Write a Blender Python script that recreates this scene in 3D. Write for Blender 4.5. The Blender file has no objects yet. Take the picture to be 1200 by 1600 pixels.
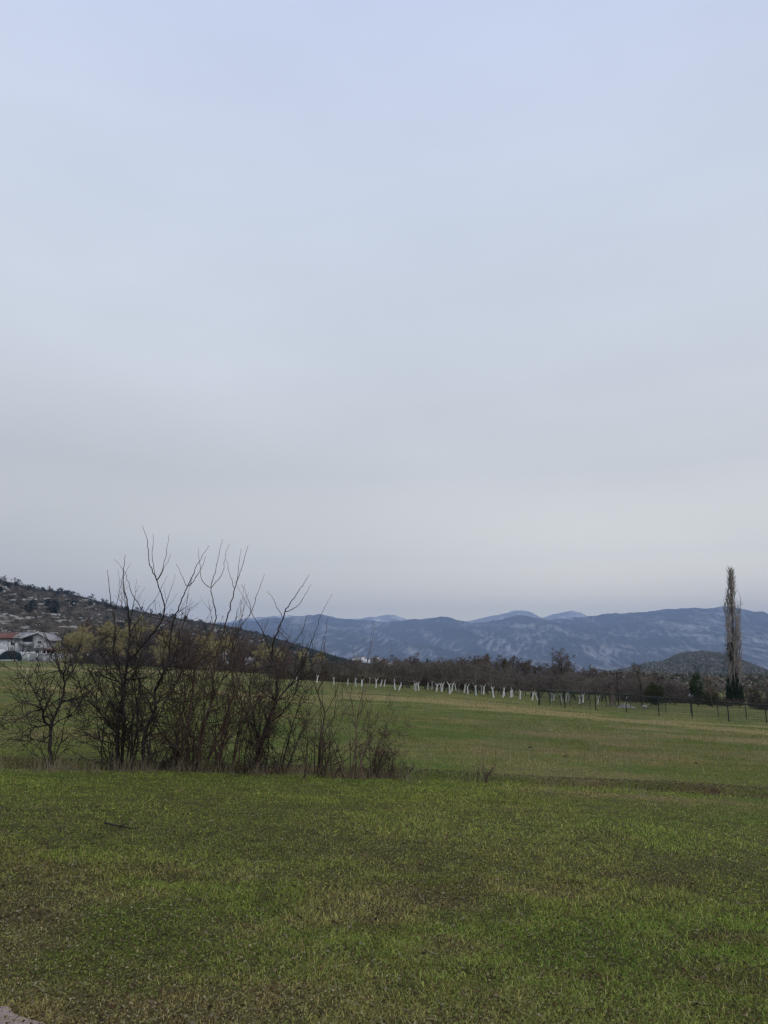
import bpy, math, random
import numpy as np
from mathutils import Vector

R = math.radians
sc = bpy.context.scene
col = sc.collection

# ------------------------------------------------------------------ camera
CAM = np.array([0.0, 0.0, 1.6])
F = 1155.0                                   # focal length in photo pixels (1200 x 1600)
PITCH = math.atan(240.0 / F)                 # horizon at row 1040
cd = bpy.data.cameras.new("camera"); cam = bpy.data.objects.new("camera", cd); col.objects.link(cam)
cam.location = CAM
cam.rotation_euler = (R(90) + PITCH, 0, 0)
cd.sensor_fit = 'VERTICAL'; cd.sensor_height = 36.0; cd.lens = 36.0 * F / 1600.0
cd.clip_start = 0.1; cd.clip_end = 60000
sc.camera = cam

# ------------------------------------------------------------------ light
SUN_EL, SUN_AZ = R(48), R(150)               # veiled sun, high behind the camera
w = bpy.data.worlds.new("World"); sc.world = w; w.use_nodes = True
nt = w.node_tree; nt.nodes.clear()
def N(t, **k):
    n = nt.nodes.new(t)
    for a, b in k.items(): setattr(n, a, b)
    return n
out = N('ShaderNodeOutputWorld')
sky = N('ShaderNodeTexSky', sky_type='NISHITA', sun_disc=False, sun_elevation=SUN_EL, sun_rotation=SUN_AZ,
        air_density=1.0, dust_density=4.0, ozone_density=1.5)
bg1 = N('ShaderNodeBackground'); bg1.inputs[1].default_value = 0.08
nt.links.new(sky.outputs[0], bg1.inputs[0])
tc = N('ShaderNodeTexCoord'); sep = N('ShaderNodeSeparateXYZ'); nt.links.new(tc.outputs['Generated'], sep.inputs[0])
ramp = N('ShaderNodeValToRGB')               # overcast veil: colour against the sine of elevation
cr = ramp.color_ramp
stops = [(0.0, (1.75, 1.58, 1.15)), (0.07, (1.62, 1.48, 1.10)), (0.14, (1.06, 1.03, .88)), (0.25, (.74, .745, .72)), (0.36, (.66, .69, .725)), (0.52, (.635, .69, .775)),
         (0.72, (.555, .62, .79)), (1.0, (.55, .62, .79))]
cr.elements[0].position = 0; cr.elements[0].color = (*stops[0][1], 1)
cr.elements[1].position = 1; cr.elements[1].color = (*stops[-1][1], 1)
for p, c in stops[1:-1]:
    e = cr.elements.new(p); e.color = (*c, 1)
nz = N('ShaderNodeTexNoise'); nz.inputs['Scale'].default_value = 1.6; nz.inputs['Detail'].default_value = 3.5; nz.inputs['Roughness'].default_value = .5
mp = N('ShaderNodeMapping'); mp.inputs['Scale'].default_value = (1.0, 1.0, 3.2); mp.inputs['Rotation'].default_value = (0.15, 0.25, 0.5)
nt.links.new(tc.outputs['Generated'], mp.inputs[0]); nt.links.new(mp.outputs[0], nz.inputs['Vector'])
mr = N('ShaderNodeMapRange'); mr.inputs[1].default_value = .3; mr.inputs[2].default_value = .7; mr.inputs[3].default_value = .93; mr.inputs[4].default_value = 1.06
nt.links.new(nz.outputs[0], mr.inputs[0])
# the cloud thickens to the west (left of the view)
mrx = N('ShaderNodeMapRange'); mrx.inputs[1].default_value = -.6; mrx.inputs[2].default_value = .25; mrx.inputs[3].default_value = .66; mrx.inputs[4].default_value = 1.0
nt.links.new(sep.outputs[0], mrx.inputs[0])
mrz = N('ShaderNodeMapRange'); mrz.inputs[1].default_value = .10; mrz.inputs[2].default_value = .38; mrz.inputs[3].default_value = 0; mrz.inputs[4].default_value = 1
nt.links.new(sep.outputs[2], mrz.inputs[0])
mxz = N('ShaderNodeMix', data_type='FLOAT'); nt.links.new(mrz.outputs[0], mxz.inputs[0]); nt.links.new(mrx.outputs[0], mxz.inputs[2]); mxz.inputs[3].default_value = 1.0
mul = N('ShaderNodeMath', operation='MULTIPLY'); nt.links.new(mr.outputs[0], mul.inputs[0]); nt.links.new(mxz.outputs[0], mul.inputs[1])
bg2 = N('ShaderNodeBackground')
nt.links.new(sep.outputs[2], ramp.inputs[0]); nt.links.new(ramp.outputs[0], bg2.inputs[0]); nt.links.new(mul.outputs[0], bg2.inputs[1])
mxs = N('ShaderNodeMixShader'); mxs.inputs[0].default_value = .93
nt.links.new(bg1.outputs[0], mxs.inputs[1]); nt.links.new(bg2.outputs[0], mxs.inputs[2]); nt.links.new(mxs.outputs[0], out.inputs[0])

sl = bpy.data.lights.new("sun", 'SUN'); so = bpy.data.objects.new("sun", sl); col.objects.link(so)
sl.energy = 0.85; sl.angle = R(24); sl.color = (1.0, .96, .90)
so.rotation_euler = (R(90) - SUN_EL, 0, R(180) - SUN_AZ)
so.location = (20, -30, 60)

sc.view_settings.view_transform = 'Standard'; sc.view_settings.look = 'None'
sc.view_settings.exposure = 0.30; sc.view_settings.gamma = 1.0
sc.cycles.max_bounces = 5; sc.cycles.diffuse_bounces = 3; sc.cycles.glossy_bounces = 2; sc.cycles.transmission_bounces = 2
sc.cycles.transparent_max_bounces = 8; sc.cycles.volume_bounces = 0
sc.cycles.use_adaptive_sampling = True; sc.cycles.adaptive_threshold = 0.005
sc.cycles.use_denoising = True
try: sc.cycles.denoiser = 'OPENIMAGEDENOISE'; sc.cycles.denoising_input_passes = 'RGB_ALBEDO_NORMAL'; sc.cycles.denoising_prefilter = 'NONE'
except Exception: pass
sc.render.filter_size = 1.3 if hasattr(sc.render, 'filter_size') else 1.5
sc.cycles.filter_width = 1.4

# ------------------------------------------------------------------ helpers
def smooth(a, b, x):
    t = np.clip((np.asarray(x, float) - a) / (b - a), 0, 1); return t * t * (3 - 2 * t)

def _h(i, j, s):
    n = (i * 374761393 + j * 668265263 + s * 2147483647 + 1013904223) & 0xffffffff
    n = ((n ^ (n >> 13)) * 1274126177) & 0xffffffff
    n = ((n ^ (n >> 16)) * 2246822519) & 0xffffffff
    return ((n ^ (n >> 15)) & 0xffffff) / float(0xffffff)

def vnoise(x, y, s=0):
    x = np.asarray(x, float); y = np.asarray(y, float)
    i = np.floor(x).astype(np.int64); j = np.floor(y).astype(np.int64)
    fx = x - i; fy = y - j; fx = fx * fx * (3 - 2 * fx); fy = fy * fy * (3 - 2 * fy)
    a = _h(i, j, s); b = _h(i + 1, j, s); c = _h(i, j + 1, s); d = _h(i + 1, j + 1, s)
    return (a * (1 - fx) + b * fx) * (1 - fy) + (c * (1 - fx) + d * fx) * fy

def fbm(x, y, s=0, o=4, g=.5):
    v = 0; a = 1; t = 0
    for k in range(o):
        v = v + a * vnoise(x * 2 ** k + 17.3 * k, y * 2 ** k - 9.1 * k, s + k); t += a; a *= g
    return v / t

def ray(px, py):
    cx = (px - 600) / F; cy = (800 - py) / F
    return np.array([cx, math.cos(PITCH) - cy * math.sin(PITCH), math.sin(PITCH) + cy * math.cos(PITCH)])
def at(px, py, Y):
    r = ray(px, py); return CAM + r * (Y / r[1])
def rowz(px, py, Y):
    return at(px, py, Y)[2]

def base_z(x, y):
    x = np.asarray(x, float); y = np.asarray(y, float)
    b = -.012 - .008 * smooth(5, 25, x)
    yy = np.clip(y, -40, None); yy = np.where(yy > 80, 80 + 60 * (1 - np.exp(-(yy - 80) / 60.)), yy)
    z = -.05 * 130 * np.tanh(x / 130.) + b * yy
    far = np.sqrt(x * x + y * y)
    return z - 30 * smooth(400, 2500, far) 

def hit0(px, py):
    r = ray(px, py); t = 1.0; last = 0
    while t < 3000:
        p = CAM + r * t
        if p[2] <= float(base_z(p[0], p[1])):
            lo, hi = last, t
            for _ in range(30):
                m = (lo + hi) / 2; q = CAM + r * m
                if q[2] <= float(base_z(q[0], q[1])): hi = m
                else: lo = m
            return CAM + r * hi
        last = t; t *= 1.02
    return None

# ditch line (ground points of the front lip)
_dp = np.array([hit0(a, b)[:2] for a, b in ((0, 1202), (200, 1204), (400, 1209), (600, 1216), (800, 1227), (1000, 1236), (1190, 1245))])
_dc = np.polyfit(_dp[:, 0], _dp[:, 1], 2)
def ditch_y(x):
    x = np.clip(x, -9, 9); return np.polyval(_dc, x) + .10 * (vnoise(x * 1.3, 0 * x, 5) - .5)
def ditch_off(x, y): return y - ditch_y(x)

def ground_z(x, y):
    x = np.asarray(x, float); y = np.asarray(y, float)
    z = base_z(x, y)
    o = ditch_off(x, y)
    dep = .30 - .08 * smooth(1, 7, x)
    prof = smooth(.0, .30, o) * (1 - smooth(.45, 1.05, o))
    z = z - dep * prof * (.8 + .4 * vnoise(x * .9, y * .9, 8))
    near = 1 - smooth(60, 120, np.hypot(x, y))
    z = z + near * (.05 * (fbm(x * .35, y * .35, 11, 3) - .5) + .03 * (fbm(x * 3, y * 3, 12, 3) - .5))
    return z

def hit(px, py):
    p = hit0(px, py)
    return np.array([p[0], p[1], float(ground_z(p[0], p[1]))])
def on_ground(x, y): return (float(x), float(y), float(ground_z(x, y)))

def sweep(cls=bpy.data.meshes): pass

def mesh_np(name, V, quads=None, tris=None, mat=None, colors=None, smooth_=False):
    me = bpy.data.meshes.new(name)
    V = np.asarray(V, np.float32)
    q = np.zeros((0, 4), np.int32) if quads is None or len(quads) == 0 else np.asarray(quads, np.int32)
    t = np.zeros((0, 3), np.int32) if tris is None or len(tris) == 0 else np.asarray(tris, np.int32)
    me.vertices.add(len(V)); me.vertices.foreach_set('co', V.ravel())
    nl = q.size + t.size
    me.loops.add(nl); me.loops.foreach_set('vertex_index', np.concatenate([q.ravel(), t.ravel()]).astype(np.int32))
    me.polygons.add(len(q) + len(t))
    st = np.concatenate([np.arange(len(q)) * 4, q.size + np.arange(len(t)) * 3]).astype(np.int32)
    me.polygons.foreach_set('loop_start', st)
    if smooth_: me.polygons.foreach_set('use_smooth', np.ones(len(st), bool))
    if colors is not None:
        a = me.color_attributes.new('tint', 'FLOAT_COLOR', 'POINT')
        c = np.ones((len(V), 4), np.float32); c[:, :3] = colors; a.data.foreach_set('color', c.ravel())
    me.update(calc_edges=True)
    if mat: me.materials.append(mat)
    return me

def link(name, me, parent=None, loc=None):
    o = bpy.data.objects.new(name, me); col.objects.link(o)
    if parent: o.parent = parent
    if loc is not None: o.location = [float(v) for v in loc]
    return o
def tag(o, label=None, cat=None, group=None, kind=None):
    if label: o['label'] = label
    if cat: o['category'] = cat
    if group: o['group'] = group
    if kind: o['kind'] = kind
    return o
def empty(name, loc=(0, 0, 0), rz=0):
    o = bpy.data.objects.new(name, None); col.objects.link(o); o.location = [float(v) for v in loc]; o.rotation_euler = (0, 0, rz)
    o.empty_display_size = .2
    return o
def dup(root, loc, rz, s=1.0, label=None, group=None):
    r = root.copy(); col.objects.link(r); r.location = [float(v) for v in loc]; r.rotation_euler = (0, 0, rz)
    r.scale = (s, s, s) if np.isscalar(s) else s
    if label: r['label'] = label
    if group: r['group'] = group
    for ch in list(root.children):
        c = ch.copy(); col.objects.link(c); c.parent = r
        for g in ch.children:
            d = g.copy(); col.objects.link(d); d.parent = c
    return r

# ------------------------------------------------------------------ materials
def mat_base(name):
    m = bpy.data.materials.new(name); m.use_nodes = True
    n = m.node_tree.nodes; b = n['Principled BSDF']
    b.inputs['Roughness'].default_value = .85
    b.inputs['Specular IOR Level'].default_value = .25
    return m, n, m.node_tree.links, b
def pm(name, c1, c2, scale=5.0, rough=.85, bump=0.0, rnd=0.0, stretch=(1, 1, 1), c3=None, world=False, detail=5, lo=.35, hi=.65, spec=.25):
    m, n, l, b = mat_base(name)
    b.inputs['Roughness'].default_value = rough; b.inputs['Specular IOR Level'].default_value = spec
    t = n.new('ShaderNodeTexCoord'); mp = n.new('ShaderNodeMapping'); mp.inputs['Scale'].default_value = stretch
    if world:
        g = n.new('ShaderNodeNewGeometry'); l.new(g.outputs['Position'], mp.inputs[0])
    else: l.new(t.outputs['Object'], mp.inputs[0])
    z = n.new('ShaderNodeTexNoise'); z.inputs['Scale'].default_value = scale; z.inputs['Detail'].default_value = detail; z.inputs['Roughness'].default_value = .6
    l.new(mp.outputs[0], z.inputs['Vector'])
    r = n.new('ShaderNodeValToRGB'); r.color_ramp.elements[0].position = lo; r.color_ramp.elements[1].position = hi
    r.color_ramp.elements[0].color = (*c1, 1); r.color_ramp.elements[1].color = (*c2, 1)
    if c3:
        e = r.color_ramp.elements.new((lo + hi) / 2); e.color = (*c3, 1)
    l.new(z.outputs[0], r.inputs[0]); src = r.outputs[0]
    if rnd:
        oi = n.new('ShaderNodeObjectInfo'); mr = n.new('ShaderNodeMapRange'); mr.inputs[3].default_value = 1 - rnd; mr.inputs[4].default_value = 1 + rnd
        l.new(oi.outputs['Random'], mr.inputs[0])
        h = n.new('ShaderNodeHueSaturation'); l.new(mr.outputs[0], h.inputs['Value']); l.new(src, h.inputs['Color']); src = h.outputs[0]
    l.new(src, b.inputs['Base Color'])
    if bump:
        bu = n.new('ShaderNodeBump'); bu.inputs['Strength'].default_value = bump; l.new(z.outputs[0], bu.inputs['Height']); l.new(bu.outputs[0], b.inputs['Normal'])
    return m
def leafmat(name, attr='tint', trans=.3, rnd=0.0):
    m = bpy.data.materials.new(name); m.use_nodes = True; n = m.node_tree.nodes; l = m.node_tree.links; n.clear()
    o = n.new('ShaderNodeOutputMaterial'); a = n.new('ShaderNodeAttribute'); a.attribute_name = attr
    src = a.outputs['Color']
    if rnd:
        oi = n.new('ShaderNodeObjectInfo'); mr = n.new('ShaderNodeMapRange'); mr.inputs[3].default_value = 1 - rnd; mr.inputs[4].default_value = 1 + rnd
        l.new(oi.outputs['Random'], mr.inputs[0])
        h = n.new('ShaderNodeHueSaturation'); l.new(mr.outputs[0], h.inputs['Value']); l.new(src, h.inputs['Color']); src = h.outputs[0]
    d = n.new('ShaderNodeBsdfDiffuse'); t = n.new('ShaderNodeBsdfTranslucent'); mx = n.new('ShaderNodeMixShader'); mx.inputs[0].default_value = trans
    l.new(src, d.inputs[0]); l.new(src, t.inputs[0]); l.new(d.outputs[0], mx.inputs[1]); l.new(t.outputs[0], mx.inputs[2]); l.new(mx.outputs[0], o.inputs[0])
    return m

M = {}
M['bark_dark'] = pm('bark_dark', (.016, .012, .011), (.048, .037, .032), 14, rnd=.1)
M['twig_dark'] = pm('twig_dark', (.022, .015, .013), (.056, .040, .034), 9)
M['twig_red'] = pm('twig_red', (.046, .029, .022), (.11, .072, .053), 9)
M['twig_tan'] = pm('twig_tan', (.09, .065, .048), (.20, .15, .11), 8)
M['straw'] = pm('straw', (.20, .165, .10), (.36, .31, .20), 6)
M['white'] = pm('whitewash', (.48, .47, .45), (.84, .84, .82), 5, rough=.9)
M['twig_orchard'] = pm('twig_orchard', (.080, .066, .056), (.185, .155, .13), 2.5, rnd=.25)
M['twig_wood'] = pm('twig_wood', (.085, .062, .047), (.19, .145, .11), .35, rnd=.28)
M['twig_willow'] = pm('twig_willow', (.27, .22, .11), (.46, .39, .21), .5, rnd=.18)
M['bark_grey'] = pm('bark_grey', (.045, .038, .032), (.11, .095, .08), 3, rnd=.15)
M['poplar_twig'] = pm('poplar_twig', (.19, .165, .145), (.38, .34, .30), .8)
M['leaf'] = leafmat('leaf', rnd=.2)
M['blade'] = leafmat('blade', trans=.28)

# ------------------------------------------------------------------ branching
def norm(v): return v / np.maximum(np.linalg.norm(v, axis=-1, keepdims=True), 1e-9)
def grow(rng, S, D, L, r0, r1, K, wig, trop):
    n = len(S); P = np.zeros((n, K, 3)); P[:, 0] = S; d = norm(D); up = np.array([0, 0, 1.])
    st = (np.asarray(L) / (K - 1))[:, None]
    for k in range(1, K):
        d = norm(d + rng.normal(0, wig, (n, 3)) + up * trop)
        P[:, k] = P[:, k - 1] + d * st
    t = np.linspace(0, 1, K)[None]
    Rr = np.asarray(r0)[:, None] * (1 - t) + np.asarray(r1)[:, None] * t
    return P, Rr
def spawn(rng, P, Rr, m, t0=.15, t1=1.0, ang=(30, 70), keep=None):
    """m children per polyline: start, direction, radius there, param"""
    n, K, _ = P.shape
    idx = np.repeat(np.arange(n), m)
    if keep is not None: idx = idx[rng.random(len(idx)) < keep[idx]]
    t = t0 + (t1 - t0) * rng.random(len(idx)); f = t * (K - 1); k = np.minimum(f.astype(int), K - 2); fr = (f - k)[:, None]
    a = P[idx, k]; b = P[idx, k + 1]; S = a * (1 - fr) + b * fr; d = norm(b - a)
    q = norm(np.cross(d, rng.normal(size=d.shape))); an = np.radians(rng.uniform(ang[0], ang[1], len(idx)))[:, None]
    D = d * np.cos(an) + q * np.sin(an)
    rad = Rr[idx, k] * (1 - fr[:, 0]) + Rr[idx, k + 1] * fr[:, 0]
    return S, D, rad, t, idx
def tube(P, Rr, sides):
    n, K, _ = P.shape
    T = np.zeros_like(P); T[:, 1:-1] = P[:, 2:] - P[:, :-2]; T[:, 0] = P[:, 1] - P[:, 0]; T[:, -1] = P[:, -1] - P[:, -2]; T = norm(T)
    ov = norm(P[:, -1] - P[:, 0]); ref = np.zeros((n, 3)); ref[np.arange(n), np.argmin(np.abs(ov), axis=1)] = 1
    A = norm(np.cross(T, ref[:, None, :])); B = np.cross(T, A)
    th = np.arange(sides) * 2 * math.pi / sides
    V = P[:, :, None, :] + Rr[:, :, None, None] * (A[:, :, None, :] * np.cos(th)[None, None, :, None] + B[:, :, None, :] * np.sin(th)[None, None, :, None])
    base = (np.arange(n) * K * sides)[:, None, None]; kk = (np.arange(K - 1) * sides)[None, :, None]; s = np.arange(sides)[None, None, :]; s2 = (s + 1) % sides
    a = base + kk + s; b = base + kk + s2; c = b + sides; d = a + sides
    Q = np.stack(np.broadcast_arrays(a, b, c, d), -1).reshape(-1, 4)
    return V.reshape(-1, 3), Q
def tubes(parts):
    Vs, Qs, o = [], [], 0
    for P, Rr, s in parts:
        if len(P) == 0: continue
        V, Q = tube(P, Rr, s); Vs.append(V); Qs.append(Q + o); o += len(V)
    return np.concatenate(Vs), np.concatenate(Qs)
def resample(pts, K):
    pts = np.asarray(pts, float); seg = np.linalg.norm(np.diff(pts, axis=0), axis=1); s = np.concatenate([[0], np.cumsum(seg)])
    # Catmull-Rom through the points
    t = np.linspace(0, s[-1], K); out = np.zeros((K, pts.shape[1]))
    k = np.clip(np.searchsorted(s, t, side='right') - 1, 0, len(pts) - 2); f = ((t - s[k]) / np.maximum(seg[k], 1e-9))[:, None]
    p0 = pts[np.maximum(k - 1, 0)]; p1 = pts[k]; p2 = pts[k + 1]; p3 = pts[np.minimum(k + 2, len(pts) - 1)]
    return .5 * (2 * p1 + (p2 - p0) * f + (2 * p0 - 5 * p1 + 4 * p2 - p3) * f ** 2 + (3 * p1 - p0 - 3 * p2 + p3) * f ** 3)
def leaves(rng, C, n, spread, size, cols, flat=1.0):
    """n leaf quads round each centre; cols (k,3) palette"""
    C = np.repeat(C, n, axis=0); m = len(C)
    P = C + rng.normal(0, 1, (m, 3)) * np.asarray(spread)
    a = norm(rng.normal(size=(m, 3)) * [1, 1, flat]); b = norm(np.cross(a, rng.normal(size=(m, 3))))
    s = size * rng.uniform(.6, 1.3, (m, 1))
    V = np.stack([P - a * s, P + b * s * .55, P + a * s, P - b * s * .55], 1).reshape(-1, 3)
    Q = np.arange(m * 4).reshape(-1, 4)
    ci = np.asarray(cols)[rng.integers(0, len(cols), m)] * rng.uniform(.75, 1.25, (m, 1))
    return V, Q, np.repeat(ci, 4, axis=0)

# ------------------------------------------------------------------ ground sheet
def dryness(x, y):
    """0 = fresh green, 1 = dry straw / bare brown"""
    d = fbm(x * .28, y * .40, 31, 4) * .7 + fbm(x * 1.7, y * 2.1, 35, 3) * .3
    r = np.hypot(x, y)
    v = smooth(.48, .74, d) * .62 * (1 - .70 * smooth(5.6, 6.6, r) * smooth(12.5, 11, r)) + .04
    v = v + .55 * smooth(7.2, 5.6, r) * smooth(.40, .62, fbm(x * .75 + 4, y * 1.1, 38, 4, .6))         # trampled near ground
    v = v + .25 * smooth(5.2, 3.9, r)
    v = v + .34 * smooth(12, 20, r) * smooth(.47, .62, fbm(x * .6, y * 1.3, 39, 5, .6))
    # dry bands in front of the orchard and along the fence
    for (p, q, wd, am) in BANDS:
        t = ((x - p[0]) * (q[0] - p[0]) + (y - p[1]) * (q[1] - p[1])) / ((q[0] - p[0]) ** 2 + (q[1] - p[1]) ** 2)
        tc_ = np.clip(t, 0, 1); dx = x - (p[0] + tc_ * (q[0] - p[0])); dy = y - (p[1] + tc_ * (q[1] - p[1]))
        dd = np.hypot(dx, dy) / wd + 1.15 * (fbm(x * .22, y * .45, 44, 4) - .5) * 2
        v = v + am * smooth(1.15, .35, dd)
    return np.clip(v, 0, 1)
def bare(x, y):
    o = ditch_off(x, y)
    v = smooth(-.02, .18, o + .25 * (fbm(x * 2.2, y * 2.2, 53, 3) - .5)) * smooth(1.05, .65, o + 1.1 * (fbm(x * 1.3, y * 1.3, 51, 4) - .5)) * (.75 + .25 * smooth(.35, .55, fbm(x * .8, y * .8, 58, 3)))
    n = fbm(x * .9, y * 1.3, 52, 4)
    v = np.maximum(v, smooth(.66, .74, n) * smooth(12, 6, np.hypot(x, y)) * .35)
    for (p, rx, ry, am) in SPOTS:
        v = np.maximum(v, am * smooth(1.3, .5, np.hypot((x - p[0]) / rx, (y - p[1]) / ry) + .5 * (fbm(x * 2.5, y * 2.5, 57, 3) - .5)))
    return np.clip(v, 0, 1)
def g2(px, py): return hit0(px, py)[:2]
BANDS = [(g2(560, 1086), g2(860, 1112), 4.0, .9), (g2(830, 1112), g2(1240, 1150), 3.0, 1.0), (g2(1020, 1126), g2(1250, 1137), 2.2, .6),
         (g2(630, 1170), g2(1040, 1182), .55, .55), (g2(880, 1150), g2(1200, 1156), 1.4, .55), (g2(0, 1044), g2(330, 1050), 9.0, .9), (g2(430, 1085), g2(700, 1095), 5., .5),
         (g2(900, 1240), g2(1250, 1262), .3, .5), (g2(80, 1150), g2(180, 1150), 1.2, .4)]
SPOTS = [(g2(30, 1437), .30, .16, .5), (g2(1140, 1465), .35, .15, .5), (g2(1090, 1520), .3, .10, .35), (g2(560, 1450), .35, .12, .25), (g2(980, 1106), 6, 1.5, .9)]

GREEN = np.array([.086, .122, .023]); GREEN2 = np.array([.110, .152, .030]); DRY = np.array([.235, .185, .082]); SOIL = np.array([.115, .080, .036]); OLIVE = np.array([.126, .128, .030])
def ground_col(x, y):
    n1 = fbm(x * .55, y * .7, 61, 4)[:, None]; n2 = fbm(x * .12, y * .2, 66, 3)[:, None]
    c = GREEN * (1 - n1) + GREEN2 * n1
    c = c * (1 - .55 * smooth(.45, .65, n2)) + OLIVE * .55 * smooth(.45, .65, n2)
    # lush strips: lip of the ditch and right foreground
    o = ditch_off(x, y); lush = (smooth(-1.6, -.3, o) * smooth(.1, -.1, o))[:, None] * .6
    lp = g2(960, 1305); lush = np.maximum(lush, .75 * smooth(1.5, .3, np.hypot((x - lp[0]) / 2.4, (y - lp[1]) / .9))[:, None])
    c = c * (1 - lush) + np.array([.116, .156, .030]) * lush
    d = dryness(x, y)[:, None]; dd_ = DRY * (1 + .45 * smooth(20, 45, np.hypot(x, y)))[:, None]; c = c * (1 - .85 * d) + dd_ * .85 * d
    b = bare(x, y)[:, None]; c = c * (1 - b) + SOIL * b
    return c

ang = np.concatenate([np.linspace(-180, -42, 40, endpoint=False), np.linspace(-42, 42, 560, endpoint=False), np.linspace(42, 180, 40, endpoint=False)])
rr = np.concatenate([[.6, 1.3, 2.2], np.geomspace(2.8, 16, 330, endpoint=False), np.geomspace(16, 150, 300, endpoint=False), np.geomspace(150, 12500, 90)])
A_, R_ = np.meshgrid(np.radians(ang), rr)
gx = (np.sin(A_) * R_).ravel(); gy = (np.cos(A_) * R_).ravel()
gz = ground_z(gx, gy)
V = np.stack([gx, gy, gz], 1); na = len(ang); nr = len(rr)
i, j = np.meshgrid(np.arange(nr - 1), np.arange(na), indexing='ij'); j2 = (j + 1) % na
Q = np.stack([i * na + j, (i + 1) * na + j, (i + 1) * na + j2, i * na + j2], -1).reshape(-1, 4)[:, ::-1]
V = np.concatenate([V, [[0, 0, float(ground_z(0, 0))]]]); c0 = len(V) - 1
T = np.stack([np.full(na, c0), (np.arange(na) + 1) % na, np.arange(na)], 1)
gc = ground_col(V[:, 0], V[:, 1])
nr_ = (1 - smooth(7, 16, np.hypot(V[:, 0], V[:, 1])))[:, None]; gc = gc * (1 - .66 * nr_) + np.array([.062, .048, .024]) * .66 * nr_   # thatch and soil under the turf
m, n, l, b = mat_base('meadow_ground')
at_ = n.new('ShaderNodeAttribute'); at_.attribute_name = 'tint'
ge = n.new('ShaderNodeNewGeometry')
def noise_node(scale, detail, stretch=(1, 1, 1), rough=.65):
    mp_ = n.new('ShaderNodeMapping'); mp_.inputs['Scale'].default_value = stretch; l.new(ge.outputs['Position'], mp_.inputs[0])
    z = n.new('ShaderNodeTexNoise'); z.inputs['Scale'].default_value = scale; z.inputs['Detail'].default_value = detail; z.inputs['Roughness'].default_value = rough
    l.new(mp_.outputs[0], z.inputs['Vector']); return z.outputs[0]
na_ = noise_node(34, 6); nb_ = noise_node(.9, 7, (1, 1.6, 1), .75)
def mrange(src, a, b_, c, d):
    q = n.new('ShaderNodeMapRange'); q.inputs[1].default_value = a; q.inputs[2].default_value = b_; q.inputs[3].default_value = c; q.inputs[4].default_value = d; l.new(src, q.inputs[0]); return q.outputs[0]
f1 = mrange(na_, .32, .68, .30, 1.15); f2 = mrange(nb_, .3, .7, .80, 1.22)
mu = n.new('ShaderNodeMath'); mu.operation = 'MULTIPLY'; l.new(f1, mu.inputs[0]); l.new(f2, mu.inputs[1])
hs = n.new('ShaderNodeHueSaturation'); l.new(mu.outputs[0], hs.inputs['Value']); l.new(at_.outputs['Color'], hs.inputs['Color'])
# straw flecks
nc_ = noise_node(2.2, 8, (1, 2.2, 1), .8); ff = mrange(nc_, .56, .66, 0, .55)
mx = n.new('ShaderNodeMix'); mx.data_type = 'RGBA'; l.new(ff, mx.inputs[0]); l.new(hs.outputs[0], mx.inputs[6]); mx.inputs[7].default_value = (.21, .175, .07, 1)
l.new(mx.outputs[2], b.inputs['Base Color']); b.inputs['Roughness'].default_value = .95; b.inputs['Specular IOR Level'].default_value = .1
bu = n.new('ShaderNodeBump'); bu.inputs['Strength'].default_value = .6; bu.inputs['Distance'].default_value = .04; l.new(na_, bu.inputs['Height']); l.new(bu.outputs[0], b.inputs['Normal'])
M['ground'] = m
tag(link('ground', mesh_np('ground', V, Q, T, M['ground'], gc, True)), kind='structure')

# ------------------------------------------------------------------ pale gravel path corner
pp = [g2(-900, 1640), g2(-900, 1545), g2(-400, 1556), g2(-60, 1578), g2(0, 1586), g2(32, 1592), g2(66, 1604), g2(60, 1680), g2(0, 1900)]
pe = resample(np.array(pp), 60); rng = np.random.default_rng(3)
pe[:, :2] += rng.normal(0, .030, (60, 2)); cen = pe.mean(0)
Vp = [];
for s in np.linspace(0, 1, 12): Vp.append(cen + (pe - cen) * s)
Vp = np.concatenate(Vp); Vp3 = np.column_stack([Vp, ground_z(Vp[:, 0], Vp[:, 1]) + .012])
Qp = [(k * 60 + i, k * 60 + i + 1, (k + 1) * 60 + i + 1, (k + 1) * 60 + i) for k in range(11) for i in range(59)] + [(k * 60 + 59, k * 60, (k + 1) * 60, (k + 1) * 60 + 59) for k in range(11)]
M['gravel'] = pm('gravel', (.17, .125, .105), (.36, .28, .245), 90, bump=.6, world=True, lo=.3, hi=.7)
tag(link('path', mesh_np('path', Vp3, Qp, None, M['gravel'])), kind='structure')

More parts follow.
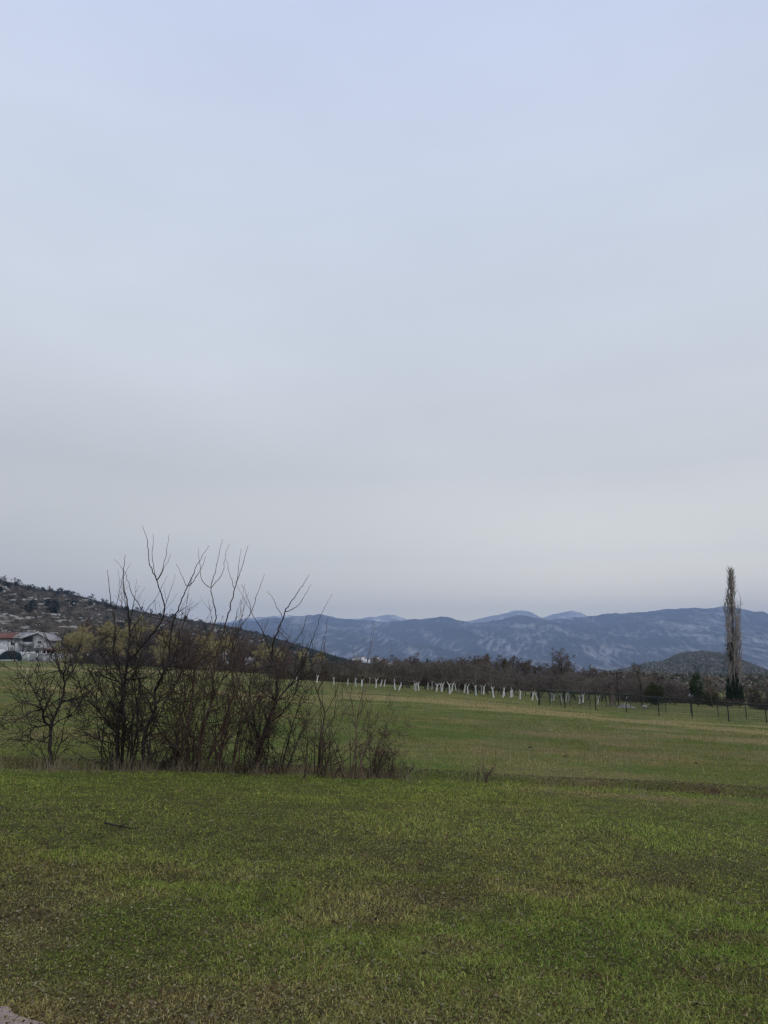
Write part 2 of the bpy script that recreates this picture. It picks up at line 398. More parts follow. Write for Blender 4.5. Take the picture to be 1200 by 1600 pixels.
# ------------------------------------------------------------------ grass
def make_blades(name, rng, n, dlo, dhi, pw, hmul=1.0, aspan=40, maxw=.016):
    u = rng.random(n)                                   # pdf ~ d^-pw
    if abs(pw - 1) < 1e-6: d = dlo * (dhi / dlo) ** u
    else:
        e = 1 - pw; d = (dlo ** e + u * (dhi ** e - dlo ** e)) ** (1 / e)
    a = np.radians(rng.uniform(-aspan, aspan, n)); x = np.sin(a) * d; y = np.cos(a) * d
    cl = fbm(x * 7, y * 7, 71, 2); keep = rng.random(n) < np.clip((cl - .22) * 3.0, .35, 1)
    bb = bare(x, y); keep &= rng.random(n) > bb * .88
    x, y, d, bb, cl = x[keep], y[keep], d[keep], bb[keep], cl[keep]; n = len(x)
    dr = dryness(x, y)
    z = ground_z(x, y) - .003
    isdry = rng.random(n) < (.17 + .55 * dr)
    tall = fbm(x * .6, y * .8, 75, 3)
    h = rng.gamma(4, .25, n) * (.016 + .017 * smooth(.4, .7, tall)) * (.72 + .28 * smooth(3.5, 6.5, d)) * hmul * (1 + smooth(9, 30, d) * 1.0)
    o = ditch_off(x, y); h *= 1 + .9 * smooth(-.5, -.1, o) * smooth(.1, 0, o) * smooth(.4, .6, fbm(x * 1.5, y * 1.5, 77, 2)) + .4 * smooth(.8, 1.2, o) * smooth(3, 1.6, o)
    stalk = isdry & (rng.random(n) < .03 + .12 * smooth(12, 20, d)); h = np.where(stalk, h * rng.uniform(1.6, 3.0, n), h)
    wd = np.clip(.0016 + .00052 * d, .0028, maxw) * rng.uniform(.6, 1.3, n); wd = np.where(stalk, wd * .55, wd)
    broad = (rng.random(n) < .20) & ~isdry & (d < 12); wd = np.where(broad, wd * 2.6, wd); h = np.where(broad, h * .55, h)
    lean = np.where(stalk, rng.uniform(.05, .5, n), np.where(isdry, rng.uniform(.7, 3.0, n), rng.uniform(.4, 2.0, n)))
    fa = rng.uniform(0, 2 * math.pi, n); fx, fy = np.cos(fa), np.sin(fa)
    ba = rng.uniform(0, 2 * math.pi, n); bx, by = np.cos(ba) * wd / 2, np.sin(ba) * wd / 2
    k = 1 / np.sqrt(1 + lean ** 2); hz, hl = h * k, h * lean * k
    V = np.zeros((n, 5, 3))
    V[:, 0] = np.stack([x - bx, y - by, z], 1); V[:, 1] = np.stack([x + bx, y + by, z], 1)
    mx_, my_, mz = x + fx * hl * .4, y + fy * hl * .4, z + hz * .65
    V[:, 2] = np.stack([mx_ - bx * .8, my_ - by * .8, mz], 1); V[:, 3] = np.stack([mx_ + bx * .8, my_ + by * .8, mz], 1)
    V[:, 4] = np.stack([x + fx * hl, y + fy * hl, z + hz * (1 - .15 * np.minimum(lean, 1.5))], 1)
    i0 = np.arange(n) * 5
    Q = np.stack([i0, i0 + 1, i0 + 3, i0 + 2], 1); T = np.stack([i0 + 2, i0 + 3, i0 + 4], 1)
    c = ground_col(x, y)
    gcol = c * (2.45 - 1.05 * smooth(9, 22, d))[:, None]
    gj = rng.uniform(.58, 1.42, (n, 1)); hue = rng.normal(0, .08, (n, 1))
    gcol = gcol * gj * np.concatenate([1 + hue, np.ones((n, 1)), 1 + .3 * hue], 1)
    pal = np.array([[.31, .25, .095], [.24, .185, .065], [.16, .115, .040], [.38, .325, .165], [.20, .15, .060]])
    dcol = pal[rng.integers(0, 5, n)] * rng.uniform(.7, 1.35, (n, 1))
    cc = np.where(isdry[:, None], dcol, gcol)
    return V.reshape(-1, 3), Q, T, np.repeat(cc, 5, axis=0)
rng = np.random.default_rng(11)
V, Q, T, C = make_blades('g', rng, 900000, 2.9, 13, 1.35, 1.0)
V2, Q2, T2, C2 = make_blades('g', rng, 420000, 10, 110, 1.45, 1.1, maxw=.045)
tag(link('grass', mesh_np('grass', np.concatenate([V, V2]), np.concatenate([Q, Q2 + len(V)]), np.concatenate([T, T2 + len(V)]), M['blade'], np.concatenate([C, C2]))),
    'short matted meadow grass with dry blades covering the field', 'grass', kind='stuff')
# low broad leaved herbs and crumbs of dead leaf in the near turf
n_ = 150000; d = 3.0 * (12 / 3.0) ** rng.random(n_); a = np.radians(rng.uniform(-38, 38, n_)); x, y = np.sin(a) * d, np.cos(a) * d
Cc = np.stack([x, y, ground_z(x, y) + rng.uniform(.002, .016, n_)], 1)
V, Q, C = leaves(rng, Cc, 1, .002, .0085, [[1, 1, 1]], flat=.5)
brown = rng.random(n_) < .25 + .4 * dryness(x, y); lc = np.where(brown[:, None], np.array([[.17, .13, .065], [.25, .20, .11], [.10, .07, .035], [.33, .29, .18]])[rng.integers(0, 4, n_)], ground_col(x, y) * 1.25 * [[.9, 1.05, 1]])
C = np.repeat(lc * rng.uniform(.55, 1.35, (n_, 1)), 4, 0)
tag(link('turf_herbs', mesh_np('turf_herbs', V, Q, None, M['blade'], C)), 'tiny clover leaves and leaf crumbs in the near turf', 'ground cover', kind='stuff')
# leaf litter and clods in the ditch and on worn ground
n_ = 26000; x = rng.uniform(-8.5, 8.5, n_); y = ditch_y(x) + rng.uniform(-.15, 1.25, n_)
x2 = rng.uniform(-4, 4, 30000); y2 = rng.uniform(3, 9, 30000); k = (np.abs(x2) < y2 * .75) & (rng.random(30000) < .10 + .9 * bare(x2, y2) + .25 * dryness(x2, y2))
x = np.concatenate([x, x2[k]]); y = np.concatenate([y, y2[k]])
Cc = np.stack([x, y, ground_z(x, y) + .012], 1)
V, Q, C = leaves(rng, Cc, 1, .004, .014, [[.14, .09, .055], [.09, .06, .042], [.20, .15, .10], [.06, .045, .03], [.25, .21, .15]], flat=.35)
tag(link('leaf_litter', mesh_np('leaf_litter', V, Q, None, M['blade'], C)), 'brown dead leaves littering the shallow ditch and worn turf', 'dead leaves', kind='stuff')

# ------------------------------------------------------------------ far mountains (heightfields)
def far_range(name, crest, Yb, Yc, mat, seed, x0=-400, x1=1600, rough=.5, zb=-35, nu=700, nv=90, amp=1.0):
    """crest: (px,row) skyline; a real massif from its foot at Yb to its crest at Yc and down behind"""
    crest = np.array(crest, float); px = np.linspace(x0, x1, nu); row = np.interp(px, crest[:, 0], crest[:, 1])
    row = row + 4.6 * (fbm(px * .07, 0 * px, seed, 5, .6) - .5)
    H = np.array([rowz(a, b, Yc) for a, b in zip(px, row)]); X = (px - 600) / F * Yc / math.cos(PITCH)
    xs = np.array([at(a, b, Yc)[0] for a, b in zip(px, row)])
    vs = np.concatenate([np.linspace(0, 1, nv), np.linspace(1.05, 1.6, 10)])
    U, Vv = np.meshgrid(np.arange(nu), vs)
    XX = xs[U]; YY = Yb + (Yc - Yb) * Vv
    t = np.clip(Vv, 0, 1); prof = t ** 1.35
    s = 1.0 / (Yc - Yb)
    rid = 1 - np.abs(2 * fbm(XX * s * 3.2 + Vv * 1.2, YY * s * 1.3, seed + 3, 5, .55) - 1)
    env = np.sin(np.pi * np.clip(t, 0, 1)) ** .8
    Z = zb + (H[U] - zb) * (prof + amp * env * (rid - .72) * rough)
    back = np.clip((Vv - 1) / .6, 0, 1); Z = np.where(Vv > 1, H[U] - (H[U] - zb) * back * .7 - 5, Z)
    # nothing in front may rise above the crest's line of sight
    lim = CAM[2] + (H[U] - CAM[2]) * (YY / Yc) - (Yc - YY) * .004
    Z = np.where(Vv < 1, np.minimum(Z, lim), Z)
    W = np.stack([XX, YY, Z], -1).reshape(-1, 3); nvv = len(vs)
    i, j = np.meshgrid(np.arange(nvv - 1), np.arange(nu - 1), indexing='ij')
    Q = np.stack([i * nu + j, i * nu + j + 1, (i + 1) * nu + j + 1, (i + 1) * nu + j], -1).reshape(-1, 4)
    return tag(link(name, mesh_np(name, W, Q, None, mat, None, True)), kind='structure')
def rockmat(name, dark, mid, light, scale, lo, hi, rot=(0, .9, 0), st=(1, 1, .25)):
    m, n, l, b = mat_base(name); g = n.new('ShaderNodeNewGeometry')
    def nn(s, d, stretch, ro, r=.6):
        mp_ = n.new('ShaderNodeMapping'); mp_.vector_type = 'POINT'; mp_.inputs['Scale'].default_value = stretch; mp_.inputs['Rotation'].default_value = ro
        m2 = n.new('ShaderNodeMapping'); m2.inputs['Rotation'].default_value = ro
        l.new(g.outputs['Position'], m2.inputs[0]); mp_.inputs['Rotation'].default_value = (0, 0, 0); l.new(m2.outputs[0], mp_.inputs[0])
        z = n.new('ShaderNodeTexNoise'); z.inputs['Scale'].default_value = s; z.inputs['Detail'].default_value = d; z.inputs['Roughness'].default_value = r
        l.new(mp_.outputs[0], z.inputs['Vector']); return z.outputs[0]
    a = nn(scale, 7, st, rot, .62); c = nn(scale * .10, 4, (1, .1, 1.6), (0, 0, 0)); d = nn(scale * .22, 8, (1, .2, 1.8), (0, 0, 0), .7)
    ad = n.new('ShaderNodeMath'); ad.operation = 'MULTIPLY_ADD'; l.new(c, ad.inputs[0]); ad.inputs[1].default_value = .9; l.new(a, ad.inputs[2])
    r = n.new('ShaderNodeMapRange'); r.inputs[1].default_value = lo; r.inputs[2].default_value = hi; l.new(ad.outputs[0], r.inputs[0])
    m1 = n.new('ShaderNodeMix'); m1.data_type = 'RGBA'; l.new(d, m1.inputs[0]); m1.inputs[6].default_value = (*dark, 1); m1.inputs[7].default_value = (*mid, 1)
    m2_ = n.new('ShaderNodeMix'); m2_.data_type = 'RGBA'; l.new(r.outputs[0], m2_.inputs[0]); l.new(m1.outputs[2], m2_.inputs[6]); m2_.inputs[7].default_value = (*light, 1)
    l.new(m2_.outputs[2], b.inputs['Base Color']); b.inputs['Roughness'].default_value = 1; b.inputs['Specular IOR Level'].default_value = 0
    return m
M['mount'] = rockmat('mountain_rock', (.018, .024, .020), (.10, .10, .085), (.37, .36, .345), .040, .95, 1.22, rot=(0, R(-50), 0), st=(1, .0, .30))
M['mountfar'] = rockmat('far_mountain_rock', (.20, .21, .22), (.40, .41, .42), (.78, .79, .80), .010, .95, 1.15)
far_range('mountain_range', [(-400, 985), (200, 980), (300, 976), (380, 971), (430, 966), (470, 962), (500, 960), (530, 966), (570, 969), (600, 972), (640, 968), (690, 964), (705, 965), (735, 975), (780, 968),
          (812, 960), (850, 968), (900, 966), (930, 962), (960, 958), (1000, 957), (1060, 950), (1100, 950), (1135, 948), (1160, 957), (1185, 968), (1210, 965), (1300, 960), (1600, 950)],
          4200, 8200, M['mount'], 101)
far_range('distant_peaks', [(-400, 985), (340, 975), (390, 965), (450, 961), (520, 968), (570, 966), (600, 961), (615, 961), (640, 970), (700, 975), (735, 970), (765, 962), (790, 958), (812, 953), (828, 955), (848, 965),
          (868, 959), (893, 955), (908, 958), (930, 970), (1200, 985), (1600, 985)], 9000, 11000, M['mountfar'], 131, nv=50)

# mid wooded hill (right) ---------------------------------------------------
def hillmesh(name, crest, Df, Dc, mat, seed, zf, drop, amp=1., nu=260, nv=70, off=0):
    crest = np.array(crest, float); px = np.linspace(crest[0, 0], crest[-1, 0], nu)
    row = np.interp(px, crest[:, 0], crest[:, 1]) + drop; DC = np.interp(px, [crest[0, 0], crest[-1, 0]], Dc); DF = np.interp(px, [crest[0, 0], crest[-1, 0]], Df)
    top = np.array([at(a, b, c) for a, b, c in zip(px, row, DC)])
    vs = np.concatenate([np.linspace(0, 1, nv), np.linspace(1.04, 1.7, 12)])
    U, Vv = np.meshgrid(np.arange(nu), vs); sx = top[:, 0] / top[:, 1]
    YY = DF[U] + (DC - DF)[U] * Vv; XX = sx[U] * YY
    g = base_z(XX, YY) if zf is None else zf
    H = top[:, 2][U]; t = np.clip(Vv, 0, 1)
    Z = g + (H - g) * (t ** .85) + amp * np.sin(np.pi * t) * (fbm(XX * .02, YY * .02, seed, 5) - .5) * np.clip(H - g, 0, 60) * .35
    Z = np.where(Vv > 1, H - (H - g) * np.clip((Vv - 1) / .7, 0, 1) ** 1.2, Z)
    W = np.stack([XX, YY, Z], -1); i, j = np.meshgrid(np.arange(len(vs) - 1), np.arange(nu - 1), indexing='ij')
    Q = np.stack([i * nu + j, i * nu + j + 1, (i + 1) * nu + j + 1, (i + 1) * nu + j], -1).reshape(-1, 4)
    o = tag(link(name, mesh_np(name, W.reshape(-1, 3), Q, None, mat, None, True)), kind='structure')
    return W, nv
M['knoll'] = pm('knoll_soil', (.035, .038, .025), (.10, .10, .075), .05, world=True)
Wk, nvk = hillmesh('hill', [(900, 1062), (960, 1048), (990, 1042), (1010, 1036), (1035, 1033), (1060, 1021), (1075, 1018), (1100, 1017), (1118, 1019), (1140, 1025), (1165, 1033), (1200, 1048), (1240, 1058), (1290, 1066)],
                   (900, 900), (1350, 1350), M['knoll'], 201, -14, 4)
def scatter_on(W, nv, rng, n, vmax=None):
    i = rng.uniform(0, (vmax or nv) - 1.001, n); j = rng.uniform(0, W.shape[1] - 1.001, n); i0 = i.astype(int); j0 = j.astype(int); fi = (i - i0)[:, None]; fj = (j - j0)[:, None]
    return (W[i0, j0] * (1 - fi) + W[i0 + 1, j0] * fi) * (1 - fj) + (W[i0, j0 + 1] * (1 - fi) + W[i0 + 1, j0 + 1] * fi) * fj
rng = np.random.default_rng(21)
P = scatter_on(Wk, nvk + 4, rng, 5200); s = rng.uniform(.7, 1.5, len(P))
pal = np.array([[.12, .13, .085], [.16, .155, .12], [.08, .095, .055], [.21, .20, .16], [.17, .15, .12]])
pc = pal[rng.integers(0, 5, len(P))]
n_l = 16; Cn = np.repeat(P, n_l, 0) + norm(rng.normal(size=(len(P) * n_l, 3))) * rng.uniform(.3, 1, (len(P) * n_l, 1)) * np.repeat(s, n_l)[:, None] * [3.2, 3.2, 2.8] + [0, 0, 3]
V, Q, C = leaves(rng, Cn, 1, .1, 1.5, [[1, 1, 1]]); C = C * np.repeat(np.repeat(pc, n_l, 0), 4, 0)
M['scrub'] = leafmat('scrub', trans=.1)
tag(link('wooded_slope', mesh_np('wooded_slope', V, Q, None, M['scrub'], C)), 'grey green wood covering the low hill behind the poplar', 'woodland', kind='stuff')

# rocky hillside (left) -------------------------------------------------------
HC = [(-700, 850), (-400, 868), (-200, 885), (0, 903), (30, 910), (60, 917), (100, 922), (140, 932), (180, 944), (250, 958), (300, 966), (350, 973), (400, 985), (450, 1000), (500, 1014), (550, 1029), (600, 1036), (660, 1044), (740, 1052)]
M['hillside'] = rockmat('hillside_rock', (.05, .040, .030), (.11, .09, .066), (.34, .32, .285), .17, 1.0, 1.14, rot=(0, .28, 0), st=(.6, 1, 1.5))
Wh, nvh = hillmesh('rocky_hillside', HC, (230, 430), (430, 1150), M['hillside'], 211, None, 6, amp=1.3, nu=420, nv=110)
rng = np.random.default_rng(5)
# rock outcrops as one mass
P = scatter_on(Wh, nvh, rng, 3800); keep = (fbm(P[:, 0] * .02, P[:, 2] * .12, 221, 4) > .45) & (P[:, 0] < -60) & (P[:, 1] < 640); P = P[keep]
Vr, Qr = [], []
cube = np.array([[-1, -1, -1], [1, -1, -1], [1, 1, -1], [-1, 1, -1], [-1, -1, 1], [1, -1, 1], [1, 1, 1], [-1, 1, 1]], float)
cf = np.array([[0, 3, 2, 1], [4, 5, 6, 7], [0, 1, 5, 4], [1, 2, 6, 5], [2, 3, 7, 6], [3, 0, 4, 7]])
nR = len(P); sc3 = np.stack([rng.gamma(2.2, .75, nR) + .4, rng.uniform(.6, 1.8, nR), rng.uniform(.3, 1.3, nR)], 1)
Vc = cube[None] * rng.uniform(.55, 1.0, (nR, 8, 3)) * sc3[:, None]; th = rng.uniform(-.6, .6, nR); c_, s_ = np.cos(th)[:, None], np.sin(th)[:, None]
Vx = Vc[..., 0] * c_ - Vc[..., 1] * s_; Vy = Vc[..., 0] * s_ + Vc[..., 1] * c_; Vc = np.stack([Vx, Vy, Vc[..., 2]], -1) + P[:, None]
M['rock'] = pm('limestone', (.20, .19, .175), (.50, .48, .45), .9, world=True)
tag(link('rock_outcrops', mesh_np('rock_outcrops', Vc.reshape(-1, 3), (cf[None] + (np.arange(nR) * 8)[:, None, None]).reshape(-1, 4), None, M['rock'])),
    'pale limestone outcrops scattered over the hillside', 'rocks', kind='stuff')
# scrub on the hillside: masses of small shrubs as one, the larger ones individually
PALB = np.array([[.044, .053, .030], [.11, .092, .072], [.092, .078, .062], [.15, .128, .104], [.066, .073, .045]])
def shrub_mass(P, s, pc, n_l, rng, size=.38):
    Cn = np.repeat(P, n_l, 0) + norm(rng.normal(size=(len(P) * n_l, 3))) * rng.uniform(.25, 1, (len(P) * n_l, 1)) * np.repeat(s, n_l)[:, None] * [1.6, 1.6, 1.2] + [0, 0, .9]
    V, Q, C = leaves(rng, Cn, 1, .05, size, [[1, 1, 1]]); return V, Q, C * np.repeat(np.repeat(pc, n_l, 0), 4, 0)
P = scatter_on(Wh, nvh + 6, rng, 22000); dens = fbm(P[:, 0] * .02, P[:, 1] * .02 + P[:, 2] * .06, 231, 3)
fr = smooth(-165, -110, P[:, 0] / P[:, 1] * 400)
keep = rng.random(len(P)) < np.clip(.42 + .6 * (dens > .49) + 1.6 * fr, 0, 1); P = P[keep]
Ps = scatter_on(Wh[int(nvh * .955):], nvh - int(nvh * .955) + 2, rng, 5200); P = np.concatenate([P, Ps])
pc = PALB[rng.integers(0, 5, len(P))] ; evg = (smooth(-.30, -.12, P[:, 0] / P[:, 1]) * .75)[:, None]; pick = rng.random((len(P), 1)) < evg
pc = np.where(pick, np.array([.024, .034, .017]) * rng.uniform(.8, 1.5, (len(P), 1)), pc)
sz = rng.uniform(.6, 1.6, len(P)); sz[-5200:] *= 1.35
V, Q, C = shrub_mass(P, sz, pc, 34, rng)
tag(link('hillside_scrub', mesh_np('hillside_scrub', V, Q, None, M['scrub'], C)), 'low dark scrub covering the rocky hillside', 'scrub', kind='stuff')

# ------------------------------------------------------------------ trees: builders (origin at the base)
def bare_tree(rng, H, th, rt, spread, nl=7, m=(5, 6, 5), tr=.012, trop=.06, mats=('bark_grey', 'twig_wood'), wig=.10, ang=(30, 65), droop=0, taper=.35, leafy=None, name='tree', lean=.03):
    """trunk + crown meshes of a leafless tree"""
    P0, R0 = grow(rng, np.zeros((1, 3)), np.array([[rng.normal(0, lean), rng.normal(0, lean), 1]]), [H * .82], [rt], [rt * taper], 12, .05, .03)
    S, D, rad, t, _ = spawn(rng, P0, R0, nl, th / (H * .82), 1.0, ang)
    L = H * spread * (1.05 - .55 * (t - th / (H * .82))) * rng.uniform(.7, 1.15, len(t))
    P1, R1 = grow(rng, S, D, L, rad * .62, rad * .22 + tr * .5, 9, wig, trop)
    trunk = tubes([(P0, R0, 7), (P1[:, :5], R1[:, :5], 5)])
    # the crown starts where the trunk's limbs end
    parts = [(P1[:, 4:], R1[:, 4:], 4)]
    lv_P, lv_R, lv_L = P1, R1, L
    for q, mm in enumerate(m):
        S, D, rad, t, ix = spawn(rng, lv_P, lv_R, mm, .25 if q == 0 else .15, 1.0, (25, 60))
        Ln = lv_L[ix] * rng.uniform(.38, .62, len(t)) * (1.15 - .5 * t)
        last = q == len(m) - 1
        K = 5 if not last else 3
        P, Rr = grow(rng, S, D, Ln, np.maximum(np.minimum(rad * .6, tr * (3 - q)), tr * .8), np.full(len(t), tr * .6), K, wig * 1.6, trop * (1 - droop * (q + 1)))
        parts.append((P, Rr, 3)); lv_P, lv_R, lv_L = P, Rr, Ln
    Vc, Qc = tubes(parts)
    tm = mesh_np(name + '_trunk', *trunk, None, M[mats[0]], None, True)
    cm = mesh_np(name + '_crown', Vc, Qc, None, M[mats[1]])
    ends = lv_P[:, -1]
    return tm, cm, ends
def thing_tree(name, tm, cm, extra=None):
    t = empty(name); link('trunk', tm, t); link('crown', cm, t)
    if extra: link(extra[0], extra[1], t)
    return t
def park(o):   # prototypes are themselves placed later
    return o
class Pool:
    """first use moves the prototype itself, later uses are copies"""
    def __init__(s, protos): s.p = protos; s.used = [False] * len(protos)
    def put(s, k, loc, rz, sc_=1.0, label=None, cat=None, group=None):
        k %= len(s.p); o = s.p[k]
        if not s.used[k]:
            s.used[k] = True; o.location = [float(v) for v in loc]; o.rotation_euler = (0, 0, rz); o.scale = (sc_,) * 3 if np.isscalar(sc_) else sc_
        else: o = dup(o, loc, rz, sc_)
        tag(o, label, cat, group); return o
    def flush(s):
        for k, u in enumerate(s.used):
            if not u:
                for c in list(s.p[k].children): bpy.data.objects.remove(c)
                bpy.data.objects.remove(s.p[k])
def CARD(n):
    t = ['', '', 'twenty', 'thirty', 'forty', 'fifty', 'sixty', 'seventy']; o_ = ['', 'first', 'second', 'third', 'fourth', 'fifth', 'sixth', 'seventh', 'eighth', 'ninth']
    if n < 20: return ORD[n - 1]
    return (t[n // 10][:-1] + 'ieth') if n % 10 == 0 else t[n // 10] + '-' + o_[n % 10]
ORD = ['first', 'second', 'third', 'fourth', 'fifth', 'sixth', 'seventh', 'eighth', 'ninth', 'tenth', 'eleventh', 'twelfth', 'thirteenth', 'fourteenth', 'fifteenth', 'sixteenth', 'seventeenth',
       'eighteenth', 'nineteenth', 'twentieth', 'twenty-first', 'twenty-second', 'twenty-third', 'twenty-fourth', 'twenty-fifth', 'twenty-sixth', 'twenty-seventh', 'twenty-eighth', 'twenty-ninth', 'thirtieth',
       'thirty-first', 'thirty-second', 'thirty-third', 'thirty-fourth', 'thirty-fifth', 'thirty-sixth', 'thirty-seventh', 'thirty-eighth', 'thirty-ninth', 'fortieth', 'forty-first', 'forty-second', 'forty-third', 'forty-fourth']

# ------------------------------------------------------------------ orchard
def orchard_tree(seed, bark='white'):
    rng = np.random.default_rng(seed)
    h = rng.uniform(.62, .98); lean = rng.normal(0, .15, 2)
    P0, R0 = grow(rng, np.array([[0, 0, -.05]]), np.array([[lean[0], lean[1], 1.]]), [h + .05], [rng.uniform(.078, .105)], [rng.uniform(.062, .08)], 6, .03, 0)
    top = P0[:, -1]; nf = rng.integers(2, 4)
    az = rng.uniform(0, 6.28) + np.arange(nf) * 6.28 / nf + rng.normal(0, .3, nf)
    az[0] = rng.choice([0, math.pi]) + rng.normal(0, .4); az[1] = az[0] + math.pi + rng.normal(0, .5)
    D = np.stack([np.cos(az) * rng.uniform(.55, 1.1, nf), np.sin(az) * .8, np.ones(nf)], 1)
    P1, R1 = grow(rng, np.repeat(top, nf, 0) - [0, 0, .05], D, rng.uniform(.14, .46, nf), np.full(nf, .046), np.full(nf, .033), 4, .08, .1)
    V, Q = tubes([(P0, R0, 8), (P1, R1, 6)])
    tm = mesh_np('orchard_trunk', V, Q, None, M[bark], None, True)
    d = norm(P1[:, -1] - P1[:, -2])
    P2, R2 = grow(rng, P1[:, -1] - d * .02, d, rng.uniform(1.3, 1.9, nf), np.full(nf, .036), np.full(nf, .014), 9, .13, .06)
    S, D, rad, t, ix = spawn(rng, P2, R2, 9, .05, 1, (30, 75)); L3 = rng.uniform(.7, 1.35, len(t)) * (1.1 - .4 * t)
    P3, R3 = grow(rng, S, D, L3, np.minimum(rad * .7, .022), np.full(len(t), .010), 6, .15, .10)
    S, D, rad, t, ix = spawn(rng, P3, R3, 9, .1, 1, (30, 70)); L4 = rng.uniform(.3, .75, len(t))
    P4, R4 = grow(rng, S, D, L4, np.full(len(t), .0115), np.full(len(t), .007), 4, .18, .12)
    S, D, rad, t, ix = spawn(rng, P4, R4, 4, .1, 1, (30, 70)); L5 = rng.uniform(.12, .38, len(t))
    P5, R5 = grow(rng, S, D, L5, np.full(len(t), .009), np.full(len(t), .006), 3, .18, .12)
    V, Q = tubes([(P2, R2, 5), (P3, R3, 4), (P4, R4, 3), (P5, R5, 3)])
    cm = mesh_np('orchard_crown', V, Q, None, M['twig_orchard'])
    return thing_tree('orchard_tree', tm, cm)
orch = Pool([orchard_tree(300 + k) for k in range(9)])
rear = Pool([orchard_tree(320 + k, 'bark_grey') for k in range(5)])
FRONT = [(463, 1067), (495, 1066), (522, 1070), (543, 1071), (556, 1072), (565, 1073), (577, 1068), (587.5, 1075), (594, 1072.5), (600, 1073), (617.5, 1077.5), (623, 1078.5), (649.5, 1079.7), (654.6, 1079),
         (675, 1078), (682, 1081), (690, 1081.5), (702.7, 1084), (705.4, 1081.5), (712.7, 1080), (725, 1082.8), (731, 1085), (744, 1086.6), (752, 1084), (755.8, 1085), (771.4, 1089.8), (786, 1089.8), (789, 1087),
         (798, 1090), (800.7, 1089), (812.7, 1092.5), (829, 1089), (831.5, 1094), (839.4, 1093.4), (861.4, 1096), (865, 1095), (878, 1098), (884.4, 1096.5), (889, 1095), (905.4, 1100), (911, 1098), (933.5, 1101), (976.6, 1102)]
rng = np.random.default_rng(9); fpos = []
for k, (a, b) in enumerate(FRONT):
    p = hit(a, b); fpos.append(p)
    orch.put(int(rng.integers(0, 9)), p, rng.choice([0, math.pi]) + rng.normal(0, .35), rng.uniform(.92, 1.12) * (1.0 if k > 9 else .95),
             'bare fruit tree with whitewashed trunk at the meadow edge, %s from the rocky hillside end' % ORD[k], 'fruit tree', 'whitewashed fruit trees along the meadow edge')
fpos = np.array(fpos)
# rows behind: follow the same edge, set back; only some of these were limed
NB = 0
for row in range(1, 6):
    back = row * 6.0
    for k in range(0, 34):
        u = (k + .5 * (row % 2)) / 33.0
        px = 620 + u * 440 + rng.normal(0, 3)
        e = np.interp(px, [450, 660, 1100], [1067, 1079.5, 1108]); q = hit0(px, e)
        dr = norm(np.array([q[0], q[1], 0]))
        x, y = q[0] + dr[0] * back * 1.25 + rng.normal(0, .5), q[1] + dr[1] * back * 1.25 + rng.normal(0, .5)
        if px > 990 and row < 2: continue
        if row > 2 and k % 2: continue
        if row == 1 and 630 < px < 740 and k % 2:
            NB += 1
            orch.put(int(rng.integers(0, 9)), on_ground(x, y), rng.uniform(0, 6.28), rng.uniform(.95, 1.1),
                     'whitewashed fruit tree half hidden behind the front row, %s of those showing between its trunks' % ORD[NB - 1], 'fruit tree', 'whitewashed fruit trees half hidden behind the front row')
        else:
            rear.put(int(rng.integers(0, 5)), on_ground(x, y), rng.uniform(0, 6.28), rng.uniform(1.0, 1.25),
                 'brown fruit tree, %s row behind the whitewashed row, %s from the hillside' % (ORD[row - 1], ORD[k]), 'fruit tree', 'brown fruit trees filling the rear rows of the orchard')

# ------------------------------------------------------------------ bare woods
def bt(seed, *a, **k):
    rng = np.random.default_rng(seed); tm, cm, e = bare_tree(rng, *a, **k); return tm, cm, e
protos = []
for k in range(6):
    tm, cm, e = bt(400 + k, 6.5, 1.0, .14, .42, nl=12, m=(6, 6, 5), tr=.020, trop=.05, ang=(30, 75))
    protos.append(thing_tree('bare_tree', tm, cm))
wood = Pool(protos)
# thicket behind the orchard
k = 0
for i in range(92):
    px = 425 + i * 6.7 + rng.normal(0, 3)
    lay = i % 3
    e = np.interp(px, [400, 660, 1060], [1064, 1077, 1100]); q = hit0(px, e)
    f = 1.32 + .22 * lay + rng.normal(0, .05)
    x, y = q[0] * f, q[1] * f; z = float(ground_z(x, y))
    top = np.interp(px, [425, 480, 560, 640, 700, 760, 820, 880, 960, 1060], [1020, 1032, 1036, 1030, 1032, 1026, 1033, 1043, 1050, 1058]) + rng.normal(2, 3)
    hh = rowz(px, top, y) - z; s = float(np.clip(hh / 5.9, .35, 1.8))
    wood.put(i, (x, y, z - .1), rng.uniform(0, 6.28), (s * 1.05, s * 1.05, s), 'leafless brown tree, %s layer of the orchard thicket, %s from the hillside' % (('near', 'middle', 'far')[lay], ORD[i // 3]), 'tree', 'leafless trees in the thicket behind the orchard')
# woods at the foot of the rocky hillside
for i in range(86):
    px = 60 + i * 4.7 + rng.normal(0, 4); lay = i % 3
    D = np.interp(px, [60, 200, 480], [225, 205, 165]) * (1 + .12 * lay) + rng.normal(0, 4)
    top = np.interp(px, [60, 100, 130, 180, 240, 300, 360, 420, 480], [1012, 992, 985, 982, 990, 992, 1002, 1012, 1024]) + rng.normal(5, 5) - 4 * lay
    p = at(px, 1045, D); z = float(ground_z(p[0], p[1])); hh = rowz(px, top, D) - z
    if px < 100 and lay < 2: continue
    s = float(np.clip(hh / 5.6, .3, 2.6))
    wood.put(i + 3, (p[0], p[1], z - .1), rng.uniform(0, 6.28), (s * .95, s * .95, s), 'leafless brown tree, %s layer of the hillfoot wood, %s from the house' % (('near', 'middle', 'far')[lay], ORD[i // 3]), 'tree', 'leafless trees at the foot of the rocky hillside')
